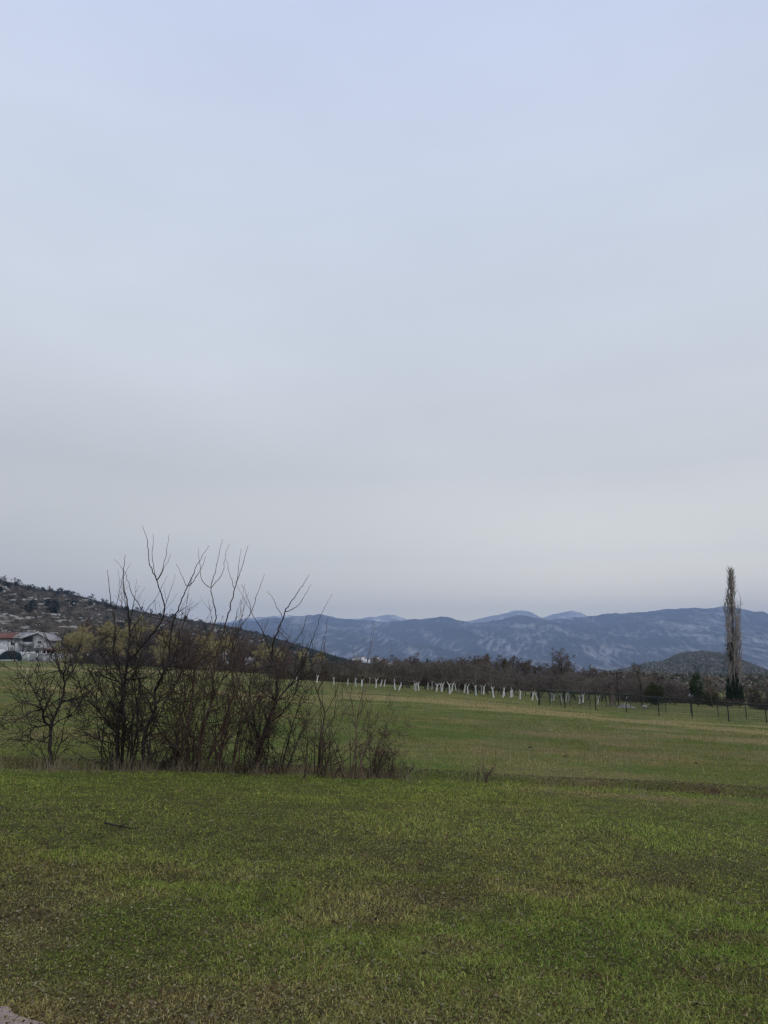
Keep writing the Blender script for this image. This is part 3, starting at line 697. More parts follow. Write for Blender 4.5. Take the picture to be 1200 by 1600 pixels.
# hedge thicket behind the fence (right)
protos = []
for k in range(4):
    tm, cm, e = bt(440 + k, 3.0, .15, .06, .42, nl=14, m=(6, 6, 4), tr=.014, trop=.05, ang=(20, 80), mats=('bark_grey', ['twig_wood', 'twig_orchard'][k % 2]))
    protos.append(thing_tree('hedge_shrub', tm, cm))
hedge = Pool(protos)
for i in range(74):
    px = 962 + i * 4.6 + rng.normal(0, 2); lay = i % 3; D = hit0(px, np.interp(px, [950, 1060, 1120, 1200, 1310], [1096, 1099, 1103, 1111, 1119]))[1] * (1.03 + .12 * lay)
    top = np.interp(px, [960, 1010, 1040, 1070, 1110, 1140, 1180, 1240], [1066, 1076, 1074, 1074, 1079, 1081, 1083, 1078]) + rng.normal(2, 3)
    p = at(px, 1090, D); z = float(ground_z(p[0], p[1])); s = float(np.clip((rowz(px, top, D) - z) / 3.0, .35, 2.2))
    if 1126 < px < 1168: s = min(s, .45)
    hedge.put(i, (p[0], p[1], z - .05), rng.uniform(0, 6.28), (s * 1.1, s * 1.1, s), 'brown leafless shrub, %s layer of hedge beyond the fence, %s from the orchard' % (('near', 'middle', 'far')[lay], ORD[i // 3]), 'shrub', 'leafless shrubs in the hedge beyond the fence')
for i in range(44):
    px = 945 + i * 8 + rng.normal(0, 3); D = rng.uniform(150, 215)
    top = np.interp(px, [940, 990, 1060, 1120, 1200, 1300], [1056, 1066, 1070, 1072, 1072, 1070]) + rng.normal(2, 3)
    p = at(px, 1090, D); z = float(ground_z(p[0], p[1])); s = float(np.clip((rowz(px, top, D) - z) / 6.6, .5, 2.4))
    wood.put(i, (p[0], p[1], z - .1), rng.uniform(0, 6.28), (s * 1.1, s * 1.1, s), 'leafless tree of the far copse below the low hill, %s counting away from the orchard' % ORD[min(i, 43)], 'tree', 'leafless trees of the copse below the low hill')
for i in range(66):
    px = 128 + i * 5.4 + rng.normal(0, 2); D = np.interp(px, [130, 300, 480], [205, 188, 150]) + rng.normal(0, 3)
    top = np.interp(px, [130, 200, 300, 480], [1026, 1022, 1026, 1042]) + rng.normal(2, 3)
    p = at(px, 1045, D); z = float(ground_z(p[0], p[1])); s = float(np.clip((rowz(px, top, D) - z) / 2.7, .4, 2.6))
    hedge.put(i, (p[0], p[1], z - .05), rng.uniform(0, 6.28), (s * 1.2, s * 1.2, s), 'low brown shrub edging the hillfoot wood, %s from the garden wall' % CARD(i + 1), 'shrub', 'low shrubs edging the hillfoot wood')
# brambles and dead growth under the hedges and woods
Pu = []
for (x0, x1, D0, D1, hh_, nn_) in ((960, 1310, 96, 78, .75, 1500), (425, 1060, 112, 96, .8, 3000), (100, 490, 215, 160, 1.5, 1800)):
    px = rng.uniform(x0, x1, nn_); D_ = np.interp(px, [x0, x1], [D0, D1]) * rng.uniform(1.0, 1.22, nn_)
    if x0 == 425: gp = np.linspace(x0, x1, 40); D_ = np.interp(px, gp, [np.linalg.norm(hit0(a, b)[:2]) for a, b in zip(gp, np.interp(gp, [400, 660, 1060], [1064, 1077, 1100]))]) * rng.uniform(1.22, 1.5, nn_)
    if x0 == 960: gp = np.linspace(x0, x1, 40); D_ = np.interp(px, gp, [hit0(a, b)[1] for a, b in zip(gp, np.interp(gp, [950, 1060, 1120, 1200, 1310], [1096, 1099, 1103, 1111, 1119]))]) * rng.uniform(1.0, 1.2, nn_)
    X_ = (px - 600) / F * D_; keep = ~((x0 == 960) & (px > 1128) & (px < 1166)); Pu.append(np.column_stack([X_, D_, ground_z(X_, D_), np.full(nn_, hh_)])[keep])
Pu = np.concatenate(Pu); k_ = 26; Cn = np.repeat(Pu[:, :3], k_, 0) + rng.normal(0, 1, (len(Pu) * k_, 3)) * np.repeat(Pu[:, 3], k_)[:, None] * [.7, .7, 0]; Cn[:, 2] += rng.random(len(Cn)) ** 1.5 * np.repeat(Pu[:, 3], k_) * rng.uniform(.8, 1.6, len(Cn))
V, Q, C = leaves(rng, Cn, 1, .03, .11, [[.075, .055, .038], [.055, .050, .028], [.11, .085, .06], [.04, .038, .02]])
tag(link('undergrowth', mesh_np('undergrowth', V, Q, None, M['scrub'], C)), 'brown brambles and dead growth under the hedges and woods', 'undergrowth', kind='stuff')
# valley wood in front of the low hill
n_ = 2600; px = rng.uniform(930, 1420, n_); D_ = rng.uniform(230, 930, n_); P = np.stack([(px - 600) / F * D_ * 1.0, D_], 1); P = np.column_stack([P, base_z(P[:, 0], P[:, 1])])
s_ = rng.uniform(.8, 1.5, n_); pc = PALB[rng.integers(0, 5, n_)] * 1.2
Cn = np.repeat(P, 22, 0) + norm(rng.normal(size=(n_ * 22, 3))) * rng.uniform(.3, 1, (n_ * 22, 1)) * np.repeat(s_, 22)[:, None] * [3, 3, 2.6] + [0, 0, 2.6]
V, Q, C = leaves(rng, Cn, 1, .1, .75, [[1, 1, 1]]); C = C * np.repeat(np.repeat(pc, 22, 0), 4, 0)
tag(link('valley_wood', mesh_np('valley_wood', V, Q, None, M['scrub'], C)), 'brown and grey wood on the valley floor before the low hill', 'woodland', kind='stuff')
# leafy evergreen shrubs
def leafy(rng, w_, h_, n_c, n_l, size, pal, trunk=True, name='leafy'):
    C0 = norm(rng.normal(size=(n_c, 3))) * rng.uniform(.25, 1, (n_c, 1)) ** .5 * [w_ * .8, w_ * .8, h_ * .42] + [0, 0, h_ * .55]
    V, Q, C = leaves(rng, C0, n_l, (w_ * .14, w_ * .14, h_ * .07), size, pal)
    cm = mesh_np(name + '_crown', V, Q, None, M['leaf'], C)
    P0, R0 = grow(rng, np.zeros((3, 3)), rng.normal(0, .25, (3, 3)) + [0, 0, 1], [h_ * .6] * 3, [.06 * h_ / 3] * 3, [.02] * 3, 6, .08, .05)
    S, D, rad, t, ix = spawn(rng, P0, R0, 9, .2, 1, (30, 70)); P1, R1 = grow(rng, S, D, np.full(len(t), w_ * .6), rad * .6, rad * .2, 5, .1, .05)
    tm = mesh_np(name + '_trunk', *tubes([(P0, R0, 6), (P1, R1, 4)]), None, M['bark_grey'], None, True)
    return tm, cm
PAL_DK = [[.026, .044, .016], [.038, .060, .020], [.050, .072, .027], [.020, .030, .013]]
PAL_OL = [[.065, .070, .028], [.085, .082, .036], [.050, .058, .024], [.105, .090, .048]]
def put_leafy(px, base, top, D, wpx, pal, name, label, cat, seed, size=.12, n=(70, 60)):
    rng = np.random.default_rng(seed); p = at(px, base, D); z = float(ground_z(p[0], p[1])); h = rowz(px, top, D) - z; w_ = wpx / F * D
    tm, cm = leafy(rng, w_, h, n[0], n[1], size, pal); t = thing_tree(name, tm, cm); t.location = (p[0], p[1], z - .05); tag(t, label, cat); return t
put_leafy(1090, 1090, 1050, 116, 13, PAL_DK, 'evergreen_tree', 'dark round evergreen tree rising from the hedge beside the poplar', 'tree', 51, .15, (46, 26))
put_leafy(1022, 1086, 1066, 104, 16, PAL_OL, 'leafy_shrub', 'broad olive green shrub behind the fence near the slender bare tree', 'shrub', 52)
put_leafy(1112, 1100, 1078, 118, 11, PAL_OL, 'leafy_shrub', 'olive green shrub in the hedge between round evergreen and poplar', 'shrub', 53)
put_leafy(1178, 1100, 1076, 116, 12, PAL_OL, 'leafy_shrub', 'olive shrub in the hedge just past the ivy covered poplar', 'shrub', 54)
put_leafy(1212, 1100, 1078, 110, 10, PAL_OL, 'leafy_shrub', 'low olive shrub at the far hedge end past the poplar', 'shrub', 55)
put_leafy(1213, 1062, 1044, 120, 8, PAL_DK, 'conifer', 'dark conifer branches behind the hedge end past the poplar', 'conifer', 56)
put_leafy(506, 1062, 1036, 160, 22, PAL_OL, 'leafy_shrub', 'olive green bush behind the first whitewashed fruit trees', 'shrub', 57, .2)
put_leafy(790, 1080, 1030, 130, 10, PAL_OL, 'leafy_shrub', 'tall pale olive shrub sticking out of the thicket behind the orchard', 'shrub', 58, .16, (40, 30))
put_leafy(740, 1078, 1034, 128, 9, PAL_OL, 'leafy_shrub', 'slim olive shrub in the thicket behind the middle of the orchard', 'shrub', 59, .16, (30, 30))
for i, (px, top, wd) in enumerate([(700, 1043, 16), (668, 1046, 12), (722, 1046, 10)]):
    put_leafy(px, 1078, top + 4, 112, wd, [[.10, .045, .025], [.13, .06, .035], [.07, .035, .022]], 'leafy_shrub',
              ['wide rusty red shrub in the thicket behind the orchard', 'small rusty shrub in the thicket, nearest the white town', 'narrow rusty red shrub beside the wide rusty one'][i], 'shrub', 70 + i, .10, (60, 14))

# willows: yellow green haze of fine shoots
def willow(seed, H, wpx=0):
    rng = np.random.default_rng(seed)
    tm, cm, e = bare_tree(rng, H, H * .12, .03 * H, .50, nl=13, m=(6, 7, 6), tr=.024, trop=.04, mats=('bark_grey', 'twig_willow'), ang=(25, 85), wig=.12)
    V, Q, C = leaves(rng, e, 1, .12, .085, [[.36, .32, .13], [.44, .39, .17], [.28, .24, .10]])
    return thing_tree('willow', tm, cm, ('foliage', mesh_np('willow_foliage', V, Q, None, M['leaf'], C)))
wil = Pool([willow(500 + k, 8.) for k in range(4)])
WL = [(125, 976, 200, 'large yellow-green willow nearest the white house'), (157, 972, 207, 'yellow-green willow, second from the white house'), (112, 985, 190, 'low yellow willow just behind the garden wall'),
      (205, 966, 215, 'tall yellow willow rising behind the twin stemmed bare shrub'), (268, 984, 205, 'yellow willow seen between the bare shrub stems below the hill'), (322, 990, 200, 'wide tan willow behind the densest bare shrub'),
      (345, 996, 192, 'lower tan willow beside the wide tan one'), (412, 1007, 190, 'tan willow behind the leaning bare shrub'), (440, 1012, 180, 'small tan willow at the wood edge near the orchard'),
      (475, 1014, 176, 'pale yellow willow closest to the whitewashed orchard'), (500, 1018, 170, 'thin yellow willow poking out above the olive bush')]
for i, (px, top, D, lb) in enumerate(WL):
    D -= 30 if px < 400 else 22
    p = at(px, 1040, D); z = float(ground_z(p[0], p[1])); h = rowz(px, top, D) - z; s = h / 8.2
    wil.put(i, (p[0], p[1], z - .1), i * 1.3, (s * (1.1 if i < 8 else .7),) * 2 + (s,), lb, 'willow', 'yellow-green willows below the rocky hillside')

# single bare trees that stand out
def solo(px, base, top, D, seed, label, name='bare_tree', **k):
    p = at(px, base, D); z = float(ground_z(p[0], p[1])); H = rowz(px, top, D) - z
    tm, cm, e = bt(seed, H, **k); t = thing_tree(name, tm, cm); t.location = (p[0], p[1], z - .05); tag(t, label, 'tree'); return t
solo(880, 1078, 1024, 128, 601, 'round crowned dark bare tree standing above the orchard thicket', th=1.6, rt=.16, spread=.52, nl=24, m=(7, 6, 5), tr=.018, trop=.04, mats=('bark_dark', 'twig_orchard'), ang=(25, 75), lean=0, wig=.08)
solo(1002, 1086, 1042, 100, 602, 'slender fan shaped bare tree in front of the low wooded hill', th=1.2, rt=.12, spread=.5, nl=10, m=(5, 5, 4), tr=.013, trop=.10, ang=(15, 38), mats=('bark_dark', 'twig_wood'))
solo(1112, 1090, 1056, 112, 603, 'small pale bare tree between evergreen and poplar', th=.8, rt=.09, spread=.45, nl=9, m=(5, 5, 4), tr=.013, ang=(25, 60), mats=('bark_grey', 'twig_tan'))
solo(22, 1033, 997, 205, 604, 'dark bare garden tree in front of the red roofed house', th=1.0, rt=.16, spread=.5, nl=9, m=(4, 4, 3), tr=.022, ang=(35, 70), mats=('bark_dark', 'bark_dark'))
solo(60, 1037, 1023, 196, 605, 'low leafless bush in front of the garden wall', th=.1, rt=.05, spread=.55, nl=14, m=(5, 5, 3), tr=.02, ang=(35, 80), mats=('bark_dark', 'twig_orchard'), name='bare_shrub')
solo(147, 1046, 1036, 188, 606, 'small leafless bush at the meadow edge past the garden wall', th=.1, rt=.05, spread=.5, nl=12, m=(5, 4, 3), tr=.02, ang=(35, 80), mats=('bark_dark', 'twig_wood'), name='bare_shrub')
solo(752, 1070, 1021, 135, 607, 'taller brown bare tree in the middle of the orchard thicket', th=1.5, rt=.14, spread=.36, nl=11, m=(6, 6, 5), tr=.017, ang=(25, 60))
solo(645, 1068, 1026, 140, 608, 'wide brown bare tree behind the near end of the orchard'.replace('near end', 'first third'), th=1.5, rt=.14, spread=.42, nl=11, m=(6, 6, 5), tr=.018, ang=(30, 65))

# larger shrubs on the hillside, one by one
protos = []
rng = np.random.default_rng(77)
for k in range(3):
    V, Q, C = leaves(rng, norm(rng.normal(size=(34, 3))) * rng.uniform(.3, 1, (34, 1)) * [1.7, 1.7, 1.3] + [0, 0, 1.5], 10, .25, .26, [[.022, .030, .014], [.034, .042, .02], [.016, .024, .012]])
    protos.append(link('hillside_bush', mesh_np('hill_bush', V, Q, None, M['leaf'], C)))
for k in range(3):
    tm, cm, e = bt(460 + k, 4.2, .5, .09, .42, nl=11, m=(6, 5, 4), tr=.026, trop=.05, ang=(30, 75), mats=('bark_dark', 'twig_wood'))
    protos.append(thing_tree('hillside_tree', tm, cm))
hb = Pool(protos)
def crest_pt(px, v):
    r0 = np.interp(px, *zip(*HC)) + 6; D = np.interp(px, [HC[0][0], HC[-1][0]], [430, 1150]); 
    j = np.interp(px, np.linspace(HC[0][0], HC[-1][0], Wh.shape[1]), np.arange(Wh.shape[1])); i = v * (nvh - 1)
    i0, j0 = int(i), int(j); return Wh[i0, j0]
bandn = {}
spx = np.sort(rng.uniform(-60, 480, 166) * np.where(rng.random(166) < .33, .45, 1))
for i in range(240):
    if i < 74: px = -60 + i * 7.6 + rng.normal(0, 3); v = rng.uniform(.94, 1.0)
    else: px = spx[i - 74]; v = rng.uniform(.25, .95)
    band = 'lower' if v < .48 else 'middle' if v < .72 else 'upper'; bandn[band] = bandn.get(band, 0) + (i >= 74)
    p = crest_pt(px, v); ever = rng.random() < .45 if i >= 74 else rng.random() < .35
    s = rng.uniform(.9, 2.0) * (1.3 if i < 74 else 1.15) * (1 if px < 300 else .8)
    kk = int(rng.integers(0, 3)) + (0 if ever else 3)
    hb.put(kk, (p[0], p[1], p[2] - (.4 if kk < 3 else 1.5)), rng.uniform(0, 6.28), s,
           ('dark evergreen bush ' if ever else 'grey leafless tree ') + (('on the hillside skyline, %s plant along from the high end' % CARD(i + 1)) if i < 74 else 'on the %s rocky slope, %s plant from the high end' % (band, CARD(bandn[band]))),
           'bush' if ever else 'tree', ('dark bushes' if ever else 'leafless trees') + (' on the hillside skyline' if i < 74 else ' on the hillside slope'))

# ------------------------------------------------------------------ poplar
rng = np.random.default_rng(88)
D = 138.; pb = at(1148, 1095, D); z0 = float(ground_z(pb[0], pb[1])); Hp = rowz(1142, 889, D) - z0; u = D / F
def rprof(z): return np.interp(z, [0, 3.5, 8, 14, 18, 21, 23.5, 25], [1.2, 1.6, 1.6, 1.45, 1.10, .60, .22, .02])
XT = at(1142, 889, D)[0] - pb[0]; XS = at(1157, 934, D)[0] - pb[0]
def axis(z): return XT * (z / Hp)
zs = np.linspace(0, Hp * .985, 26); P0 = np.stack([axis(zs) + .04 * np.sin(zs), .05 * np.cos(zs * .8), zs], 1)[None]; R0 = np.linspace(.42, .02, 26)[None]
lim = []
for q in range(78):
    h0 = rng.uniform(.8, Hp * .86) if q > 12 else rng.uniform(.5, 3.5); a_ = rng.uniform(0, 6.28); ln = rng.uniform(5, 9.5) * (1 - .45 * h0 / Hp); h1 = min(h0 + ln, Hp * .97)
    zz = np.linspace(h0, h1, 14); f_ = 1 - np.exp(-(zz - h0) / rng.uniform(.9, 2.2)); rr_ = np.minimum(rprof(h0 + 2) * rng.uniform(.35, 1.0) * f_, rprof(zz) * 1.02)
    wob = .06 * np.sin(zz * rng.uniform(1, 2) + a_)
    lim.append(np.stack([axis(zz) + rr_ * math.cos(a_) + wob, rr_ * math.sin(a_), zz], 1))
zz = np.linspace(2.0, rowz(1157, 934, D) - z0, 14); lim.append(np.stack([XS * (zz / zz[-1]) ** .7, 0 * zz, zz], 1)); lim.append(np.stack([XS * .8 * (zz / zz[-1]) ** .7, 0 * zz + .3, zz * .96], 1))
P1 = np.array(lim); P1[:, 1:] += rng.normal(0, .035, P1[:, 1:].shape); R1 = np.linspace(1, .25, 14)[None] * rng.uniform(.05, .095, len(lim))[:, None]
S, D2, rad, t2, ix = spawn(rng, P1, R1, 13, .05, 1, (10, 26)); P2, R2 = grow(rng, S, D2, rng.uniform(.9, 2.4, len(t2)) * (1.1 - .5 * t2), np.full(len(t2), .024), np.full(len(t2), .014), 6, .03, .10)
S, D3, rad, t3, ix = spawn(rng, P2, R2, 3, .1, 1, (10, 26)); P3, R3 = grow(rng, S, D3, rng.uniform(.3, 1.0, len(t3)), np.full(len(t3), .017), np.full(len(t3), .011), 3, .04, .1)
tm = mesh_np('poplar_trunk', *tubes([(P0, R0, 8)]), None, M['bark_grey'], None, True)
cm = mesh_np('poplar_crown', *tubes([(P1, R1, 4), (P2, R2, 3), (P3, R3, 3)]), None, M['poplar_twig'])
pop = thing_tree('poplar', tm, cm); pop.location = (pb[0], pb[1], z0)
n_ = 2600; zz = rng.random(n_) ** .8 * 5.4; ra = np.interp(zz, [0, 1.0, 3.2, 4.4, 5.4], [1.35, 1.55, 1.25, .9, .3]) * rng.uniform(.55, 1, n_); th = rng.uniform(0, 6.28, n_)
V, Q, C = leaves(rng, np.stack([ra * np.cos(th) + .1, ra * np.sin(th), zz], 1), 5, .13, .12, PAL_DK); link('ivy', mesh_np('ivy', V, Q, None, M['leaf'], C), pop)
# thin ivy climbing higher
n_ = 900; zz = rng.uniform(4.5, 11, n_); V, Q, C = leaves(rng, np.stack([rng.normal(.1, .28, n_), rng.normal(0, .28, n_), zz], 1), 3, .12, .11, PAL_DK)
link('climbing_ivy', mesh_np('climbing_ivy', V, Q, None, M['leaf'], C), pop)
tag(pop, 'tall columnar leafless poplar with ivy wrapped base beyond the wire fence', 'poplar')

# ------------------------------------------------------------------ foreground shrubs on the ditch
def Z1(x, y): return (x / 3, 800 + y / 3)
def Z2(x, y): return (x / 3.4286, 1000 + y / 3.4286)
def Z3(x, y): return (300 + x / 3, 800 + y / 3)
def Z4(x, y): return (300 + x / 3, 1000 + y / 3)
def limb3(pts, Y, rng, wob=.12, K=None, y0=0.0):
    """photo-plane path given real depth: the limb wanders towards and away from the camera"""
    n = len(pts); dy = np.cumsum(rng.normal(0, wob, n)); dy -= dy[0]; dy += y0
    P = np.array([at(a, b, Y + d) for (a, b), d in zip(pts, dy)])
    L = np.linalg.norm(np.diff(P, axis=0), axis=1).sum(); K = K or max(6, int(L / .06))
    Q = resample(P, K); Q[1:-1] += rng.normal(0, .006, (K - 2, 3)); return Q
def build_shrub(name, label, base, limbs, seed, fill=None, mats=('bark_dark', 'twig_dark'), dens=(8, 6, 3), tw=(.46, .22, .07), cut=2.55, cat='bare shrub', trad=.0046, Ybase=None, up=.05, shoots=2.2):
    """limbs: (points, r_start, r_end[, density factor]); parts: stems, twigs"""
    trad *= 1.12; rng = np.random.default_rng(seed); b = hit(*base); Y = Ybase or b[1]
    root = empty(name, (b[0], Y, float(ground_z(b[0], Y)))); O = np.array(root.location)
    stems, alls = [], []
    for lm in limbs:
        pts, ra, rb = lm[:3]; ra *= 1.15; df = lm[3] if len(lm) > 3 else 1.0
        P = limb3(pts, Y, rng)
        if P[0, 2] < O[2] + .35: P[0, 2] = float(ground_z(P[0, 0], P[0, 1])) - .04
        K = len(P); t = np.linspace(0, 1, K); Rr = ra + (rb - ra) * t ** .8
        alls.append((P, Rr, df))
    if fill:
        for q in range(fill[0]):
            x0 = rng.normal(0, fill[1]); y0 = rng.normal(0, .16); h = rng.uniform(*fill[2]); sx = rng.normal(fill[3], fill[4])
            S = np.array([[b[0] + x0, Y + y0, float(ground_z(b[0] + x0, Y + y0)) - .03]])
            P, Rr = grow(rng, S, np.array([[sx + x0 * .6, rng.normal(0, .25), 1.]]), [h], [rng.uniform(.008, .019)], [.003], max(8, int(h / .09)), .10, .03)
            alls.append((P[0], Rr[0], .8))
    tw_parts = []
    for P, Rr, df in alls:
        stems.append((P[None], Rr[None], 6 if Rr[0] > .012 else 5))
        L = np.linalg.norm(np.diff(P, axis=0), axis=1).sum(); m_ = max(2, int(L * dens[0] * df))
        S, D, rad, t, ix = spawn(rng, P[None], Rr[None], m_, .08, .97, (30, 85))
        hz = S[:, 2] - O[2]; prob = np.clip(1.05 - smooth(cut - .9, cut + .15, hz) * 1.05, 0, 1) * np.clip(.25 + hz / .5, 0, 1); kk = rng.random(len(t)) < prob; S, D, rad, t, hz = S[kk], D[kk], rad[kk], t[kk], hz[kk]
        if len(S) == 0: continue
        L1 = tw[0] * rng.uniform(.45, 1.6, len(S)) * (1.1 - .4 * t)
        P1, R1 = grow(rng, S, D, L1, np.minimum(rad * .7, trad * 1.9), np.full(len(S), trad * .6), 8, .12, up)
        if shoots:
            ks = int(L * shoots * df) + 1; Ss, Ds, rs, ts, _x = spawn(rng, P[None], Rr[None], ks, .2, .9, (15, 45)); kz = (Ss[:, 2] - O[2] > .7) & (Ss[:, 2] - O[2] < cut + .12)
            if kz.any():
                Ss, Ds, rs = Ss[kz], Ds[kz] + [0, 0, .5], rs[kz]; Pq, Rq = grow(rng, Ss, Ds, rng.uniform(.35, 1.0, len(Ss)), np.minimum(rs * .6, trad * 1.1), np.full(len(Ss), trad * .35), 9, .06, .05); tw_parts.append((Pq, Rq, 4))
                Sq, Dq, rq, tq, _x = spawn(rng, Pq, Rq, 3, .2, .8, (20, 45)); Pq, Rq = grow(rng, Sq, Dq, rng.uniform(.10, .40, len(Sq)), np.full(len(Sq), trad * .6), np.full(len(Sq), trad * .3), 6, .06, .06); tw_parts.append((Pq, Rq, 3))
        S, D, rad, t, ix = spawn(rng, P1, R1, dens[1], .12, 1, (35, 85)); L2 = tw[1] * rng.uniform(.4, 1.6, len(S)) * (L1[ix] / tw[0]) ** .5
        P2, R2 = grow(rng, S, D, L2, np.full(len(S), trad * .85), np.full(len(S), trad * .42), 5, .13, up)
        S, D, rad, t, ix = spawn(rng, P2, R2, dens[2], .15, 1, (40, 85)); L3 = tw[2] * rng.uniform(.4, 1.7, len(S))
        P3, R3 = grow(rng, S, D, L3, np.full(len(S), trad * .5), np.full(len(S), trad * .3), 3, .2, up)
        tw_parts += [(P1, R1, 4), (P2, R2, 3), (P3, R3, 3)]
    V, Q = tubes(stems); link('stems', mesh_np(name + '_stems', V - O, Q, None, M[mats[0]], None, True), root)
    V, Q = tubes(tw_parts); link('twigs', mesh_np(name + '_twigs', V - O, Q, None, M[mats[1]]), root)
    tag(root, label, cat, 'bare shrubs along the ditch'); return root

build_shrub('hawthorn_shrub', 'small crooked thorny shrub with low wide branches, at the ditch end nearest the house', (79, 1201), [
    ([(79, 1201), (78, 1170), (79, 1140)], .030, .024, .5),
    ([(80, 1138), (68.5, 1122), (67, 1110), (57, 1104), (38, 1096), (17, 1080)], .020, .004),
    ([(67, 1110), (58, 1088), (46, 1066), (29, 1051)], .012, .003),
    ([(79, 1140), (85, 1121), (95, 1098), (101, 1074), (100, 1058), (93, 1044), (87, 1020), (73, 1001)], .022, .005),
    ([(96, 1058), (84, 1018), (66, 984), (50, 950)], .009, .002, .35),
    ([(101, 1066), (116, 1045), (122, 1030), (128, 1012)], .013, .003),
    ([(96, 1094), (110, 1095), (126, 1091), (150, 1101)], .012, .003),
    ([(80, 1131), (66, 1135), (52, 1134), (29, 1126)], .012, .003), ([(80, 1140), (92, 1125), (112, 1118), (124, 1112)], .012, .003),
    ([(84, 1122), (70, 1090), (66, 1070)], .010, .003), ([(82, 1198), (97, 1150), (103, 1120), (118, 1100)], .010, .003),
    ([(76, 1199), (60, 1165), (42, 1150), (30, 1146)], .007, .002)], 701, dens=(9, 6, 2), tw=(.44, .22, .07), cut=1.9, trad=.0050, up=.03)
build_shrub('blackthorn_shrub', 'tall dark multi-stemmed shrub with the highest bare shoots, between small crooked one and densest clump', (205, 1201), [
    ([Z2(635, 690), Z2(630, 480), (190, 1097), (199, 1033), (203, 987), (200, 947), (193, 913), (195, 867)], .034, .003),
    ([Z2(655, 690), Z2(655, 560), Z2(665, 430), Z2(650, 280), (190, 1060), (178, 1020), (180, 980), (172, 930), (168, 890)], .026, .003),
    ([(203, 987), (226, 957), (243, 935), (262, 900)], .009, .002, .5),
    ([(200, 1033), (230, 1000), (257, 958), (245, 908), (233, 877), (230, 843), (222, 820)], .017, .0025, .8),
    ([(245, 908), (238, 872), (239, 833)], .006, .002, .3), ([(245, 908), (256, 882), (265, 835)], .007, .002, .3), ([(247, 905), (258, 885), (267, 865)], .005, .002, .3),
    ([(226, 957), (205, 925), (196, 895), (178, 873)], .007, .002, .5),
    ([(225, 1201), (225, 1152), (242, 1108), (242, 1082), (257, 1050), (264, 1023), (270, 975), (293, 917), (306, 887), (327, 852)], .030, .0025),
    ([(293, 917), (283, 897), (275, 881)], .005, .002, .3), ([(294, 916), (312, 893), (322, 868)], .006, .002, .3),
    ([(257, 1050), (275, 1020), (282, 985), (296, 950)], .012, .003), ([(242, 1090), (215, 1060), (213, 1020), (222, 985)], .012, .003),
    ([Z2(600, 480), Z2(540, 400), Z2(515, 330), Z2(530, 230), Z2(550, 150)], .012, .003), ([Z2(615, 490), Z2(520, 370), Z2(440, 300), Z2(420, 200)], .013, .003),
    ([(196, 1075), (170, 1050), (160, 1022), (145, 1000)], .011, .003), ([(243, 1100), (262, 1085), (278, 1062), (286, 1030)], .011, .003),
    ([Z2(700, 690), Z2(720, 560), Z2(740, 400), Z2(720, 250), (215, 1040), (230, 990)], .016, .003), ([Z2(670, 690), Z2(690, 500), Z2(600, 350), (160, 1080), (150, 1050)], .014, .003)],
    702, fill=(14, .22, (.6, 1.8), 0, .25), dens=(8, 5, 2), cut=2.5, trad=.0048)
build_shrub('blackthorn_shrub', 'densest broad clump of many upright reddish stems in the middle of the ditch row', (315, 1204), [
    ([Z2(960, 690), Z2(955, 500), (289, 1088), (286, 1050), (292, 1010), (300, 985)], .020, .004),
    ([Z2(1010, 690), Z2(1005, 480), (300, 1090), (306, 1040), (322, 1000), (337, 967), (330, 920), (337, 890), (348, 842)], .024, .0025),
    ([(328, 918), (315, 903), (310, 857)], .006, .002, .3), ([(329, 918), (347, 897), (353, 863), (358, 850)], .006, .002, .3),
    ([Z2(1065, 700), Z2(1080, 500), (330, 1096), (335, 1044), (345, 1000), (353, 973), (367, 920), (377, 890), (388, 852)], .026, .0025),
    ([(367, 920), (358, 895), (353, 873)], .005, .002, .3), ([(369, 910), (373, 885), (377, 857)], .005, .002, .3),
    ([Z2(1180, 650), Z2(1200, 450), (365, 1080), (362, 1030), (372, 985), (392, 957), (385, 930), (377, 913)], .018, .0025),
    ([(392, 957), (404, 925), (413, 897)], .006, .002, .4), ([(330, 1096), (350, 1060), (380, 1030), (396, 1005)], .012, .003),
    ([(289, 1088), (275, 1050), (276, 1015), (262, 990)], .010, .003), ([(320, 1200), (345, 1140), (385, 1100), (398, 1060)], .014, .003)],
    703, fill=(30, .40, (1.0, 2.5), 0, .17), mats=('twig_red', 'twig_red'), dens=(6, 4, 2), cut=2.45, trad=.0044)
build_shrub('blackthorn_shrub', 'dark shrub with a thick stem leaning over towards the orchard, beside the densest clump', (403, 1204), [
    ([(403, 1204), (407, 1167), (417, 1133), (431, 1097), (433, 1050), (425, 1021), (432, 990), (443, 966), (447, 952), (467, 923), (483, 897)], .036, .0025),
    ([(441, 966), (427, 937), (417, 923)], .006, .002, .4), ([(446, 956), (466, 946), (487, 913)], .007, .002, .4),
    ([(423, 1021), (410, 985), (392, 957), (380, 930)], .010, .002, .6), ([(433, 1050), (452, 1015), (470, 990), (480, 960)], .012, .003, .7),
    ([(407, 1167), (395, 1120), (390, 1080), (400, 1040)], .014, .003), ([(431, 1097), (455, 1070), (480, 1055), (496, 1030)], .013, .003),
    ([(487, 1002), (497, 973), (508, 948), (520, 927)], .006, .002, .3), ([(455, 1070), (474, 1035), (487, 1002)], .009, .005),
    ([(417, 1133), (445, 1110), (462, 1080), (470, 1050)], .012, .003), ([(415, 1204), (420, 1150), (408, 1100), (396, 1070)], .012, .003)],
    704, fill=(13, .22, (.7, 1.9), .1, .22), dens=(8, 5, 2), cut=2.3, trad=.0047)
